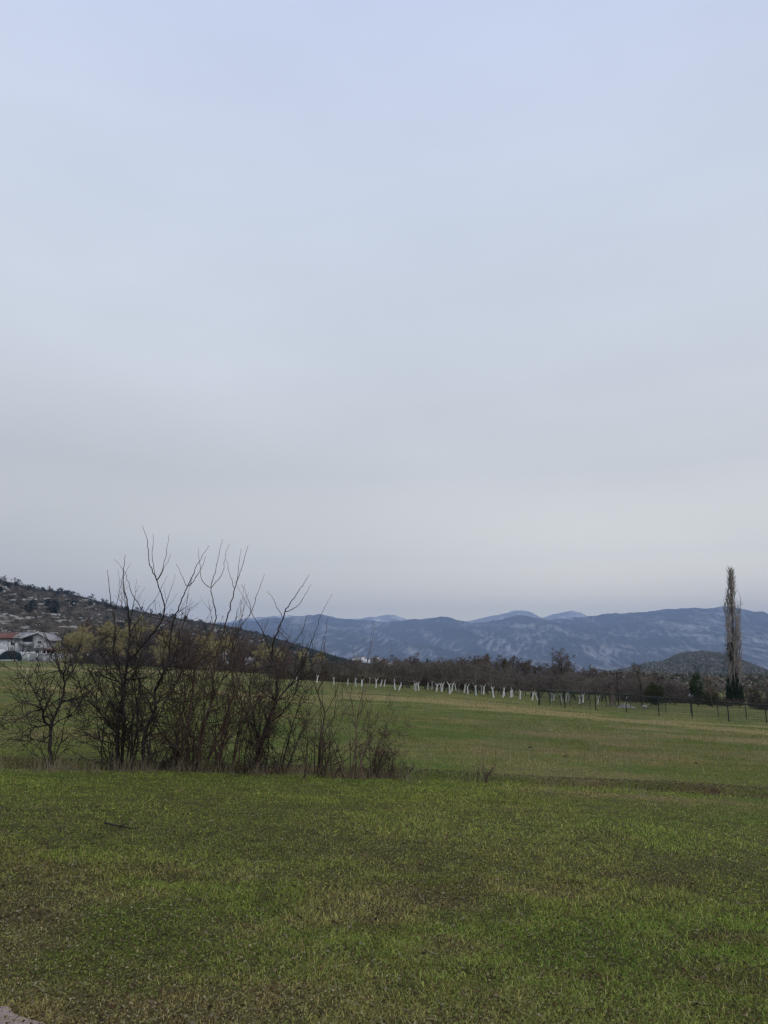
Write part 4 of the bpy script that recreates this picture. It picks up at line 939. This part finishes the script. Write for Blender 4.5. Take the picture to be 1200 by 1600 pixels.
build_shrub('blackthorn_shrub', 'slim upright reddish shrub with crossing twigs, second from the orchard side of the ditch row', (500, 1212), [
    ([(500, 1213), (499, 1167), (507, 1117), (497, 1083), (510, 1050), (507, 1010), (512, 965)], .018, .002),
    ([(497, 1083), (486, 1050), (490, 1020), (482, 985)], .008, .002, .7), ([(507, 1117), (522, 1090), (530, 1060), (524, 1020)], .009, .002, .7), ([(476, 1208), (480, 1150), (470, 1110), (462, 1085)], .010, .002),
    ([(520, 1212), (516, 1165), (535, 1120), (545, 1090)], .009, .002), ([(500, 1150), (520, 1125), (524, 1100)], .008, .002)],
    705, fill=(17, .20, (.4, 1.15), 0, .28), mats=('twig_red', 'twig_red'), dens=(6, 4, 2), tw=(.32, .15, .06), cut=1.45, trad=.0038)
build_shrub('blackthorn_shrub', 'thin pale stemmed shrub with long fine whips, at the orchard end of the ditch row', (557, 1216), [
    ([(557, 1217), (556, 1175), (557, 1133), (566, 1083), (573, 1040), (581, 1005), (585, 975)], .013, .0018, .8),
    ([(557, 1133), (549, 1085), (556, 1040), (550, 1010)], .007, .0018, .6), ([(566, 1083), (580, 1062), (602, 1040), (612, 1010)], .006, .0018, .4),
    ([(566, 1083), (590, 1060), (612, 1045), (618, 1030)], .005, .0018, .3), ([(557, 1133), (542, 1110), (532, 1080)], .007, .002, .6),
    ([(560, 1200), (583, 1150), (608, 1142), (636, 1141), (673, 1121)], .006, .0015, .5), ([(559, 1160), (578, 1128), (602, 1108), (622, 1098)], .006, .0015, .6),
    ([(560, 1212), (590, 1170), (625, 1150), (650, 1135)], .006, .0015, .4)],
    706, fill=(9, .16, (.4, 1.1), .1, .25), mats=('twig_tan', 'twig_red'), dens=(6, 4, 3), tw=(.30, .15, .06), cut=1.5, trad=.0034)
build_shrub('bramble_shrub', 'low rounded fan of fine twigs at the foot of the thin pale stemmed shrub', (585, 1211), [
    ([(585, 1212), (598, 1180), (618, 1168), (636, 1160)], .009, .002, .9), ([(583, 1212), (590, 1170), (604, 1148), (620, 1140)], .009, .002), ([(580, 1212), (578, 1165), (585, 1138)], .009, .002),
    ([(588, 1212), (606, 1196), (626, 1178)], .008, .002), ([(586, 1212), (600, 1172), (596, 1145)], .008, .002)],
    707, fill=(26, .12, (.4, .75), .38, .42), mats=('twig_red', 'twig_red'), dens=(9, 5, 2), tw=(.26, .12, .05), cut=3, trad=.0034)
build_shrub('sapling', 'sparse little red twigged sapling alone on the ditch edge beyond the shrub row', (758, 1222), [
    ([(757, 1223), (756, 1195), (753, 1165)], .005, .0012, .5), ([(762, 1223), (772, 1195), (777, 1160)], .004, .0012, .4), ([(752, 1223), (748, 1200), (752, 1180)], .004, .0012, .6)],
    708, fill=(12, .10, (.18, .42), 0, .25), mats=('twig_red', 'twig_red'), dens=(6, 3, 2), tw=(.12, .05, .03), cut=3, trad=.0022)

# dead grass stalks standing on the ditch
rng = np.random.default_rng(93)
def stalks(centres, n, sd, h, rr_=.0016):
    C = np.repeat(np.array([g2(*c) for c in centres]), n, 0) + rng.normal(0, 1, (len(centres) * n, 2)) * sd
    S = np.stack([C[:, 0], C[:, 1], ground_z(C[:, 0], C[:, 1]) - .01], 1); m_ = len(S)
    return grow(rng, S, rng.normal(0, .28, (m_, 3)) * [1, 1, 0] + [0, 0, 1], h * rng.uniform(.5, 1.5, m_), np.full(m_, rr_), np.full(m_, rr_ * .4), 6, .10, -.02)
cs = [(a, 1206 + max(0, a - 300) * .035 + rng.normal(0, 3)) for a in np.linspace(-20, 1220, 150) + rng.normal(0, 6, 150)]
Pa, Ra = stalks(cs, 7, (.10, .10), .17)
cs2 = [(a, b) for a, b in zip(rng.uniform(640, 1200, 110), rng.uniform(1160, 1192, 110))]; Pb, Rb = stalks(cs2, 12, (.14, .14), .10, .0020)
cs3 = [(a, b) for a, b in zip(rng.uniform(760, 1210, 130), rng.uniform(1122, 1160, 130))]; Pc, Rc = stalks(cs3, 12, (.3, .3), .17, .0035)
cs4 = [(a, 1207 + max(0, a - 300) * .03) for a in (60, 80, 100, 180, 195, 210, 225, 240, 275, 290, 305, 320, 335, 350, 380, 400, 412, 480, 500, 515, 545, 560, 580, 600)] + [(400, 1212), (455, 1212), (470, 1216), (640, 1222), (925, 1172), (930, 1174), (860, 1240), (1000, 1246), (150, 1206), (90, 1203), (120, 1205)]; Pd, Rd = stalks(cs4, 22, (.08, .05), .22, .002)
V, Q = tubes([(Pa, Ra, 3), (Pb, Rb, 3), (Pc, Rc, 3), (Pd, Rd, 3)])
tag(link('dead_stalks', mesh_np('dead_stalks', V, Q, None, M['straw'])), 'pale dead grass stalks standing along the ditch and meadow', 'dead grass', kind='stuff')
# straw bits lying on the near turf
n_ = 260; d = 3.2 * (9 / 3.2) ** rng.random(n_); a = np.radians(rng.uniform(-34, 34, n_)); S = np.stack([np.sin(a) * d, np.cos(a) * d], 1); S = np.column_stack([S, ground_z(S[:, 0], S[:, 1]) + .022])
P, Rr = grow(rng, S, rng.normal(0, 1, (n_, 3)) * [1, 1, .05], rng.uniform(.03, .14, n_), np.full(n_, .0016), np.full(n_, .0012), 5, .10, 0)
tag(link('straw_bits', mesh_np('straw_bits', *tubes([(P, Rr, 4)]), None, M['straw'])), 'loose straw bits lying on the near turf', 'straw', kind='stuff')
# fallen stick
pts = [hit(a, b) + [0, 0, .03] for a, b in ((163, 1289), (176, 1293), (188, 1295), (202, 1298), (219, 1297))]
P = resample(np.array(pts), 14)[None]; Rr = np.linspace(.011, .004, 14)[None]
S, D, rad, t, ix = spawn(rng, P, Rr, 7, .2, .9, (30, 60)); D[:, 2] = np.abs(D[:, 2]) * .3; P1, R1 = grow(rng, S, D, rng.uniform(.04, .12, len(t)), rad * .6, rad * .3, 4, .1, 0)
tag(link('fallen_branch', mesh_np('fallen_branch', *tubes([(P, Rr, 6), (P1, R1, 4)]), None, M['bark_dark'], None, True)), 'dark fallen twig lying on the near grass below the shrubs', 'branch')
# pale stake in the meadow near the house
p = hit(38, 1060); q = at(44, 1047, p[1]); P = np.array([[p - [0, 0, .1], (p + q) / 2 + [.01, 0, 0], q]]); Rr = np.full((1, 3), .06)
top = np.array([[q - [.10, 0, .01], q + [.11, 0, .03]]])
M['stake'] = pm('pale_wood', (.36, .31, .18), (.55, .50, .34), 6)
tag(link('wooden_stake', mesh_np('wooden_stake', *tubes([(P, Rr, 6), (top, np.full((1, 2), .05), 5)]), None, M['stake'])), 'pale leaning stake stuck in the meadow in front of the house', 'stake')
# dark clods
for i, (a, b, s, lb) in enumerate([(1087, 1193, .035, 'small dark molehill alone in the meadow below the fence corner'), (883, 1183, .035, 'flat brown clod in the middle of the meadow'), (828, 1169, .04, 'longer brown clod nearer to the shrubs')]):
    c = hit(a, b); rng2 = np.random.default_rng(i); th = np.linspace(0, 2 * math.pi, 12, endpoint=False); V = []; 
    for f, h in ((1, -.02), (.85, .35), (.5, .8)): V += [[c[0] + np.cos(t_) * s * 1.6 * f * rng2.uniform(.8, 1.2), c[1] + np.sin(t_) * s * f, c[2] + s * h * rng2.uniform(.8, 1.1)] for t_ in th]
    V.append([c[0], c[1], c[2] + s]); Q = [(k * 12 + j, k * 12 + (j + 1) % 12, (k + 1) * 12 + (j + 1) % 12, (k + 1) * 12 + j) for k in range(2) for j in range(12)]; T = [(24 + j, 24 + (j + 1) % 12, 36) for j in range(12)]
    if i == 0: M['soil'] = pm('soil', (.02, .014, .010), (.06, .042, .03), 30, bump=.5)
    tag(link('earth_clod', mesh_np('earth_clod', V, Q, T, M['soil'])), lb, 'clod')

# ------------------------------------------------------------------ boxes for buildings
def boxes(bs):
    V, Q = [], []
    for (x0, y0, z0, x1, y1, z1) in bs:
        o = len(V); V += [(x0, y0, z0), (x1, y0, z0), (x1, y1, z0), (x0, y1, z0), (x0, y0, z1), (x1, y0, z1), (x1, y1, z1), (x0, y1, z1)]
        Q += [(o, o + 3, o + 2, o + 1), (o + 4, o + 5, o + 6, o + 7), (o, o + 1, o + 5, o + 4), (o + 1, o + 2, o + 6, o + 5), (o + 2, o + 3, o + 7, o + 6), (o + 3, o, o + 4, o + 7)]
    return V, Q
def bx(name, bs, mat, parent=None):
    V, Q = boxes(bs); return link(name, mesh_np(name, V, Q, None, mat), parent)

# ------------------------------------------------------------------ fence
M['fence'] = pm('green_metal', (.010, .018, .014), (.022, .032, .026), 8, rough=.6)
def fence(pts, label, nstrand=9, post_r=.042, bracing=()):
    root = empty('wire_fence', pts[0][0]); O = np.array(pts[0][0], float); tag(root, label, 'fence', 'wire fences round the orchard plot')
    rl, ms = [], []
    for i, (b, h) in enumerate(pts):
        b = np.array(b); P = np.array([[b - [0, 0, .15], b + [0, 0, h * .5], b + [0, 0, h]]]) - O
        link('post', mesh_np('fence_post', *tubes([(P, np.full((1, 3), post_r), 6)]), None, M['fence']), root)
    for (b0, h0), (b1, h1) in zip(pts[:-1], pts[1:]):
        b0, b1 = np.array(b0), np.array(b1); rl.append([b0 + [0, 0, h0 - .03], b1 + [0, 0, h1 - .03]])
        nv_ = int(np.linalg.norm(b1 - b0) / .12)
        for t in np.linspace(0, 1, nstrand): ms.append([b0 + [0, 0, .05 + (h0 - .1) * t], b1 + [0, 0, .05 + (h1 - .1) * t]])
        for t in np.linspace(0, 1, nv_): c = b0 + (b1 - b0) * t; hh = h0 + (h1 - h0) * t; ms.append([c + [0, 0, .05], c + [0, 0, hh - .05]])
    rl = np.array(rl) - O; ms = np.array(ms) - O
    link('rail', mesh_np('fence_rail', *tubes([(rl, np.full((len(rl), 2), .030), 5)]), None, M['fence']), root)
    link('netting', mesh_np('fence_netting', *tubes([(ms, np.full((len(ms), 2), .0040), 3)]), None, M['fence']), root)
def fp(px, base, top): p = hit(px, base); return (tuple(p), float(rowz(px, top, p[1]) - p[2]))
fence([fp(842, 1102, 1077), fp(883, 1107, 1080), fp(931, 1110, 1081), fp(979, 1113, 1085), fp(1030, 1118.5, 1088), fp(1082, 1121.5, 1092), fp(1139, 1127.5, 1097), fp(1198, 1129.5, 1101), fp(1262, 1136, 1105), fp(1330, 1142, 1109)],
      'dark green wire fence nearest the meadow, running from the orchard towards the poplar')
fence([fp(843.5, 1101.5, 1077.5), fp(859, 1102.3, 1078), fp(876, 1102.8, 1078.5), fp(891, 1103.2, 1079), fp(908, 1103.8, 1080), fp(922, 1104.2, 1081), fp(948, 1104.8, 1083), fp(985, 1107, 1086), fp(1041, 1114, 1090.5), fp(1080, 1117, 1093), fp(1122.5, 1120, 1096), fp(1166.5, 1124, 1100), fp(1215, 1127, 1103)],
      'dark wire fence further back, closing the far side of the fenced plot', post_r=.034)

# pale concrete beams and bundled poles inside the plot
M['concrete'] = pm('concrete', (.24, .235, .22), (.42, .41, .39), 5)
c = hit(982, 1106.5); root = empty('stone_slab_pile', c); tag(root, 'low pile of pale grey slabs behind the fence at the foot of the poles', 'slab pile')
u_ = c[1] / F
for i in range(4):
    L = (26 - 4 * i) * u_; s = bx('slab', [(-16 * u_ + i * .12, -.25 + .1 * i, .0 + .11 * i, -16 * u_ + L + .1 * i, .35 - .05 * i, .10 + .11 * i)], M['concrete'], root); s.rotation_euler[2] = -.06 * i
s = bx('block', [(22 * u_, -.2, 0, 27 * u_, .4, .30)], M['concrete'], root)
c = hit(958, 1104); rng = np.random.default_rng(12); root = empty('pole_bundle', c); tag(root, 'teepee of upright pinkish poles leaning together inside the fenced plot', 'poles')
H_ = rowz(958, 1071, c[1]) - c[2]
for i in range(16):
    a = rng.uniform(0, 6.28); r = rng.uniform(.25, .55); r2 = rng.uniform(.1, .55); a2 = a + rng.normal(0, .5)
    P = np.array([[[r * math.cos(a), r * math.sin(a), -.05], [r2 * .3 * math.cos(a2), r2 * .3 * math.sin(a2), H_ * .6], [r2 * math.cos(a2), r2 * math.sin(a2), H_ * rng.uniform(.8, 1.05)]]])
    link('pole', mesh_np('bundle_pole', *tubes([(resample(P[0], 6)[None], np.linspace(.035, .022, 6)[None], 5)]), None, pm('pole_bark', (.10, .075, .065), (.24, .19, .17), 6) if i == 0 else bpy.data.materials['pole_bark']), root)
c = at(965.5, 1084, 92.); c[2] = ground_z(c[0], c[1]); H_ = rowz(965.5, 1049, 92.) - c[2]
tag(link('utility_pole', mesh_np('utility_pole', *tubes([(np.array([[c - [0, 0, .2], c + [0, 0, H_ * .5], c + [0, 0, H_]]]), np.array([[.07, .06, .05]]), 6),
    (np.array([[c + [-.3, 0, H_ - .25], c + [.3, 0, H_ - .25]]]), np.full((1, 2), .03), 4)]), None, M['bark_dark'])), 'thin dark utility pole above the thicket near the pole teepee', 'pole')

# ------------------------------------------------------------------ white house on the left
M['render'] = pm('white_render', (.36, .37, .38), (.62, .63, .65), .8, world=True, bump=.1)
M['greywall'] = pm('grey_wall', (.22, .23, .235), (.36, .37, .38), 1.2, world=True)
M['rooftile'] = pm('red_roof', (.12, .050, .038), (.21, .095, .07), 1.5, world=True, stretch=(.4, 3, 3))
M['oldroof'] = pm('weathered_roof', (.17, .15, .15), (.42, .40, .40), 2.5, world=True, lo=.42, hi=.58)
M['trim'] = pm('trim_white', (.36, .36, .36), (.56, .56, .56), 3)
M['glass'] = pm('window_glass', (.012, .014, .017), (.04, .045, .05), 2, rough=.15, spec=.6)
M['dark'] = pm('dark_opening', (.025, .024, .024), (.06, .058, .055), 3)
D = 236.; U = D / F
gpt = at(55, 1030, D); Gz = float(ground_z(gpt[0], gpt[1])) - .3
def hx(px): return float((px - 600) / F * D / 1.0 / math.cos(0) * (1 / 1.0)) * 1.0
def hX(px, row=1015): return float(at(px, row, D)[0])
def hZ(row): return float(rowz(50, row, D)) - Gz
house = empty('house', (hX(55), D, Gz)); tag(house, 'white two storey house with gable end and patched red roof at the meadow edge', 'house')
X0 = hX(55)
def lx(px): return hX(px) - X0
def quadm(name, V, Q, mat, parent): return link(name, mesh_np(name, V, Q, None, mat), parent)
gl, gr_, apx = lx(33), lx(77), lx(59)
# main gable body
ze, za, zg = hZ(1000.5), hZ(988.5), hZ(1034)
def gable_body(x0, x1, xa, z0, ze0, ze1, za_, y0, y1):
    V = [(x0, y0, z0), (x1, y0, z0), (x1, y0, ze1), (xa, y0, za_), (x0, y0, ze0), (x0, y1, z0), (x1, y1, z0), (x1, y1, ze1), (xa, y1, za_), (x0, y1, ze0)]
    return V, [(0, 1, 2, 4), (0, 5, 6, 1), (1, 6, 7, 2), (5, 0, 4, 9), (5, 9, 7, 6)], [(4, 2, 3), (9, 8, 7)]
V, Q, T = gable_body(gl, gr_, apx, 0, hZ(1000.5), hZ(1000), hZ(989.5), 0, 9)
link('wall', mesh_np('wall', V, Q, T, M['render']), house)
def slab(x0, z0, x1, z1, y0, y1, th): return [(x0, y0, z0), (x1, y0, z1), (x1, y1, z1), (x0, y1, z0), (x0, y0, z0 + th), (x1, y0, z1 + th), (x1, y1, z1 + th), (x0, y1, z0 + th)], [(0, 3, 2, 1), (4, 5, 6, 7), (0, 1, 5, 4), (1, 2, 6, 5), (2, 3, 7, 6), (3, 0, 4, 7)]
r1 = quadm('roof', *slab(lx(31.5), hZ(998.0), apx, hZ(988.6), -1.0, 9.6, .22), M['rooftile'], house)
r2 = quadm('roof', *slab(apx, hZ(988.6), lx(81), hZ(1001.5), -1.0, 9.6, .22), M['oldroof'], house)
quadm('fascia', *slab(lx(31.5), hZ(999.2), apx, hZ(989.6), -1.12, -1.004, .42), M['trim'], r1); quadm('fascia', *slab(apx, hZ(989.6), lx(81), hZ(1002.5), -1.12, -1.004, .42), M['trim'], r2)
# wing running left with weathered patch
bx('wing_wall', [(lx(-30), 1.5, 0, gl - .003, 8.5, hZ(998))], M['render'], house)
V, Q = slab(lx(-32), 0, gl + 1.2, 0, 0, 1, .2)
def roofplane(name, x0, x1, y0, z0, y1, z1, mat, dz=0): 
    V = [(x0, y0, z0 + dz), (x1, y0, z0 + dz), (x1, y1, z1 + dz), (x0, y1, z1 + dz), (x0, y0, z0 + .18 + dz), (x1, y0, z0 + .18 + dz), (x1, y1, z1 + .18 + dz), (x0, y1, z1 + .18 + dz)]
    return quadm(name, V, [(0, 3, 2, 1), (4, 5, 6, 7), (0, 1, 5, 4), (1, 2, 6, 5), (2, 3, 7, 6), (3, 0, 4, 7)], mat, house)
roofplane('roof', lx(-32), lx(16), .6, hZ(997.5), 5, hZ(988), M['rooftile']); roofplane('roof', lx(16) + .004, apx - .5, .6, hZ(997.5), 5, hZ(988), M['oldroof'], .03)
roofplane('roof', lx(-32), lx(16), 9.4, hZ(997.5), 5, hZ(988), M['rooftile'], -.01)
ch = bx('chimney', [(lx(44), 4.6, hZ(990), lx(46.5), 5.3, hZ(985.5))], M['render'], house)
# grey recessed loggia, balcony parapet, ground floor terrace
bx('loggia', [(gl + .2, -.012, hZ(1003), lx(50), .05, hZ(995.5))], M['dark'], house)
bx('balcony', [(lx(31), -1.4, hZ(1010), lx(52), -.02, hZ(1003.3))], M['greywall'], house)
bx('cornice', [(lx(45), -.9, hZ(1013.2), lx(73), -.02, hZ(1012.2))], M['greywall'], house)
def window(px0, px1, r0, r1_, y=-.06, parent=house):
    f = bx('window', [(lx(px0), y, hZ(r1_), lx(px1), y + .055, hZ(r0))], M['trim'], parent); w_ = (lx(px1) - lx(px0)); h_ = hZ(r0) - hZ(r1_)
    x0 = lx(px0); z0 = hZ(r1_); g_ = .07
    bx('pane', [(x0 + g_, y - .006, z0 + g_, x0 + w_ * .5 - g_ * .4, y - .002, z0 + h_ - g_), (x0 + w_ * .5 + g_ * .4, y - .006, z0 + g_, x0 + w_ - g_, y - .002, z0 + h_ - g_)], M['glass'], f)
window(57.8, 63.8, 1001, 1005.3); window(55.2, 61.4, 1015.5, 1020); window(42, 47.5, 1014.5, 1019.5); window(33.5, 37.5, 1014, 1018.5); window(12, 18, 1003, 1008, y=1.44)
bx('terrace_wall', [(lx(31), -3.6, 0, lx(64), -3.4, hZ(1019))], M['render'], house)
for i in range(7): bx('pilaster', [(lx(31 + i * 5.2), -3.72, 0, lx(32.2 + i * 5.2), -3.603, hZ(1018))], M['trim'], house)
# outbuilding with low brown roof
ob = empty('outbuilding', (hX(105), D - 4, Gz)); tag(ob, 'low garden outbuilding with brown roof beside the white house', 'outbuilding')
X1 = hX(105); l2 = lambda px: hX(px) - X1
bx('wall', [(l2(95), 0, 0, l2(117), 5, hZ(1017))], pm('pinkish_wall', (.25, .20, .17), (.40, .34, .30), 2), ob)
V = [(l2(93), -.5, hZ(1017.3)), (l2(119), -.5, hZ(1017.3)), (l2(119), 5.5, hZ(1017.3)), (l2(93), 5.5, hZ(1017.3)), (l2(103), 2.5, hZ(1010.5)), (l2(108), 2.5, hZ(1010.5))]
link('roof', mesh_np('outbuilding_roof', V, [(0, 1, 5, 4), (2, 3, 4, 5), (0, 3, 2, 1)], [(1, 2, 5), (3, 0, 4)], pm('brown_roof', (.07, .05, .04), (.16, .12, .10), 2)), ob)
bx('door', [(l2(99), -.05, 0, l2(102), .0 - .003, hZ(1020))], M['dark'], ob)
sh = empty('shed', (hX(80), D - 2, Gz)); tag(sh, 'small open shed with rusty roof between house and outbuilding', 'shed'); X2 = hX(80); l3 = lambda px: hX(px) - X2
bx('wall', [(l3(70), 1.5, 0, l3(92), 4, hZ(1015.5))], M['dark'], sh); 
V = [(l3(68), -.4, hZ(1016)), (l3(93), -.4, hZ(1016)), (l3(93), 4.3, hZ(1013.5)), (l3(68), 4.3, hZ(1013.5))]; V2_ = [(a, b, c + .15) for a, b, c in V]
link('roof', mesh_np('shed_roof', V + V2_, [(0, 3, 2, 1), (4, 5, 6, 7), (0, 1, 5, 4), (1, 2, 6, 5), (2, 3, 7, 6), (3, 0, 4, 7)], None, pm('rust_roof', (.12, .05, .03), (.25, .12, .08), 2)), sh)
for a in (70, 77, 84, 91): bx('support', [(l3(a), -.3, 0, l3(a) + .2, -.1, hZ(1016) - .01)], M['trim'], sh)
# garden wall
gw = empty('garden_wall', (hX(95), D - 8, Gz)); tag(gw, 'pale grey garden wall between the outbuilding and the meadow', 'wall'); X3 = hX(95); l4 = lambda px: hX(px) - X3
bx('wall_panel', [(l4(64), 0, -.5, l4(122), .25, hZ(1022) - .1)], M['greywall'], gw); bx('coping', [(l4(64) - .1, -.06, hZ(1022) - .095, l4(122) + .1, .31, hZ(1021.3))], M['trim'], gw)
for a in (64, 76, 88, 100, 112, 121): bx('pier', [(l4(a), -.1, -.5, l4(a) + .45, -.004, hZ(1022) - .1)], M['render'], gw)
# covered stack and white tunnel
def humped(name, px0, px1, r_top, D_, dy, mat, label, cat, sharp=2.6, extra=True, base=1031.5):
    c = at((px0 + px1) / 2, base, D_); z0 = float(rowz(px0, base, D_)); h = float(rowz(px0, r_top, D_)) - z0; w_ = (px1 - px0) / 2 * D_ / F
    rg = np.random.default_rng(len(label)); nu_, nv_ = 28, 12; V = []
    for j in range(nv_):
        t = j / (nv_ - 1) * 2 - 1; e = (1 - abs(t) ** 4 * .35)
        for i in range(nu_):
            a = math.pi * i / (nu_ - 1); ca, sa = math.cos(a), math.sin(a)
            V.append((c[0] + w_ * np.sign(ca) * abs(ca) ** (2 / sharp) * e * (1 + .02 * rg.normal()), c[1] + t * dy, z0 + h * abs(sa) ** (2 / sharp) * e * (1 + .025 * rg.normal()) - .02))
    Q = [(j * nu_ + i, j * nu_ + i + 1, (j + 1) * nu_ + i + 1, (j + 1) * nu_ + i) for j in range(nv_ - 1) for i in range(nu_ - 1)]
    k = len(V); V += [(c[0], c[1] - dy, z0), (c[0], c[1] + dy, z0)]; T = [(i + 1, i, k) for i in range(nu_ - 1)] + [((nv_ - 1) * nu_ + i, (nv_ - 1) * nu_ + i + 1, k + 1) for i in range(nu_ - 1)]
    root = empty(name, (c[0], c[1], z0)); V = np.array(V) - [c[0], c[1], z0]; link('cover', mesh_np(name + '_cover', V, Q, T, mat, None, True), root); tag(root, label, cat)
    return root, w_, h, dy
M['tarp'] = pm('dark_tarp', (.008, .016, .018), (.018, .032, .034), 1.2, rough=.8, bump=.3, spec=.1)
root, w_, h, dy = humped('covered_stack', 1, 31.5, 1017, 214, 2.0, M['tarp'], 'rounded stack under a dark green tarpaulin on the meadow beside the house', 'covered stack')
bx('pallet', [(-w_ * .95, -dy - .3, -.25, w_, -dy - .02, .12), (-w_ * .9, -dy - .02, -.3, w_ * .9, dy, .05)], M['trim'], root)
root, w_, h, dy = humped('white_tent', -22, 14, 1014.5, 226, 3.0, M['trim'], 'white rounded tunnel tent behind the tarpaulin covered stack', 'tent')
bx('base_rail', [(-w_, -dy - .1, -.3, w_, -dy - .01, .15)], M['greywall'], root)
# service cable from the house to a pole
p0 = np.array([hX(79), D, Gz + hZ(999)]); p1 = at(128, 1008, 215.)
pp_ = np.array([p0 * (1 - t) + p1 * t - [0, 0, 1.0 * math.sin(math.pi * t)] for t in np.linspace(0, 1, 14)])
pz = float(ground_z(p1[0], p1[1])); root = empty('cable_pole', (p1[0], p1[1], pz)); tag(root, 'weathered cable pole among trees with a wire to the white house', 'pole')
link('mast', mesh_np('mast', *tubes([(np.array([[[0, 0, -.2], [0, 0, (p1[2] - pz) * .5], [0, 0, p1[2] - pz + .3]]]), np.array([[.12, .11, .09]]), 6)]), None, M['bark_grey']), root)
link('cable', mesh_np('cable', *tubes([((pp_ - [p1[0], p1[1], pz])[None], np.full((1, 14), .02), 4)]), None, M['dark']), root)

# ------------------------------------------------------------------ far white town and stray buildings
rng = np.random.default_rng(61)
TOWN = [(553, 1028.5, 4, 2.0), (559, 1029, 6, 2.4), (567, 1028, 7, 3.0), (571, 1030, 4, 2.0), (577, 1031, 4, 2.2), (583, 1031, 4, 2.2), (590, 1030, 4, 5.0), (595, 1032, 5, 4.0), (600, 1033.5, 4, 2.6), (604, 1034.5, 4, 3.2), (608, 1035, 3.4, 2.6),
        (612, 1036, 4, 3.0), (616, 1037, 3.4, 2.4), (620, 1037.5, 3.4, 2.2), (588, 1033, 3, 2.0)]
M['townroof'] = pm('town_roof', (.22, .13, .10), (.36, .26, .22), .2, world=True)
def farhouse(px, row, wpx, hpx, D_, label, group, kind='far_house', bury=14):
    c = at(px, row, D_); u_ = D_ / F; w_ = wpx * u_; h_ = hpx * u_; root = empty(kind, c); tag(root, label, 'building', group)
    bx('wall', [(-w_ / 2, 0, -bury, w_ / 2, w_ * .7, h_)], M['render2'], root)
    V = [(-w_ / 2 - .4, -.4, h_), (w_ / 2 + .4, -.4, h_), (w_ / 2 + .4, w_ * .7 + .4, h_), (-w_ / 2 - .4, w_ * .7 + .4, h_), (-w_ / 2 - .4, w_ * .35, h_ + u_ * .7), (w_ / 2 + .4, w_ * .35, h_ + u_ * .7)]
    link('roof', mesh_np('far_roof', V, [(0, 1, 5, 4), (2, 3, 4, 5), (0, 3, 2, 1)], [(1, 2, 5), (3, 0, 4)], M['townroof']), root)
    n_ = max(2, int(w_ / 3.2)); link('windows', None) if False else None
    for i in range(min(n_, 4)):
        x = -w_ / 2 + w_ * (i + .5) / min(n_, 4); bx('window', [(x - .6, -.06, h_ * .45, x + .6, -.01, h_ * .45 + 1.5)], M['glass'], root)
M['render2'] = pm('town_render', (.62, .62, .60), (.80, .80, .78), .05, world=True)
for i, (a, b, c_, d_) in enumerate(TOWN):
    farhouse(a, b + d_ / 2, c_, d_, 1500 + 40 * (i % 3), 'white building of the distant town below the mountains, %s along from the hillside' % ORD[i], 'white buildings of the distant town')
for i, (a, b, D_, lb) in enumerate([(388, 1033, 185, 'small white farmhouse glimpsed behind the leaning bare shrub'), (350, 1024, 195, 'narrow white building half hidden in the wood behind the dense shrub')]):
    c = at(a, 1045, D_); z = float(ground_z(c[0], c[1])); h_ = rowz(a, b - 4, D_) - z; w_ = (10 if i == 0 else 5) * D_ / F
    root = empty('cottage', (c[0], c[1], z)); tag(root, lb, 'building')
    bx('wall', [(-w_ / 2, 0, -.3, w_ / 2, 4, h_ - .6)], M['render'], root)
    V = [(-w_ / 2 - .3, -.3, h_ - .6), (w_ / 2 + .3, -.3, h_ - .6), (w_ / 2 + .3, 4.3, h_ - .6), (-w_ / 2 - .3, 4.3, h_ - .6), (-w_ / 2 - .3, 2, h_ + .4), (w_ / 2 + .3, 2, h_ + .4)]
    link('roof', mesh_np('cottage_roof', V, [(0, 1, 5, 4), (2, 3, 4, 5), (0, 3, 2, 1)], [(1, 2, 5), (3, 0, 4)], M['oldroof']), root)
    bx('window', [(-w_ * .2, -.06, h_ * .4, w_ * .2, -.01, h_ * .4 + 1)], M['glass'], root)
root = empty('cottage', at(1085, 1088, 150.)); c = np.array(root.location); z = float(ground_z(c[0], c[1])); root.location[2] = z; h_ = float(rowz(1085, 1084, 150.)) - z
tag(root, 'small white hut wall showing through the hedge below the evergreen tree', 'hut'); bx('wall', [(-.4, 0, -.2, .4, 2.0, h_)], M['render'], root)
bx('roof', [(-.5, -.2, h_ + .003, .5, 2.2, h_ + .10)], M['oldroof'], root)
for pl in (orch, rear, wood, hedge, wil, hb): pl.flush()

# ------------------------------------------------------------------ air
m = bpy.data.materials.new('haze_air'); m.use_nodes = True; n = m.node_tree.nodes; n.clear(); o = n.new('ShaderNodeOutputMaterial'); v = n.new('ShaderNodeVolumePrincipled')
v.inputs['Color'].default_value = (.44, .61, .98, 1); v.inputs['Density'].default_value = 1.4e-4; v.inputs['Anisotropy'].default_value = 0.0
m.node_tree.links.new(v.outputs[0], o.inputs['Volume'])
zmin = min(-60.0, -31.0 - .05 * 130); V, Q = boxes([(-13500, -13500, zmin, 13500, 13500, 1010)])
tag(link('haze', mesh_np('haze', V, Q, None, m)), 'thin blue air between the meadow and the mountains', 'haze', kind='stuff')
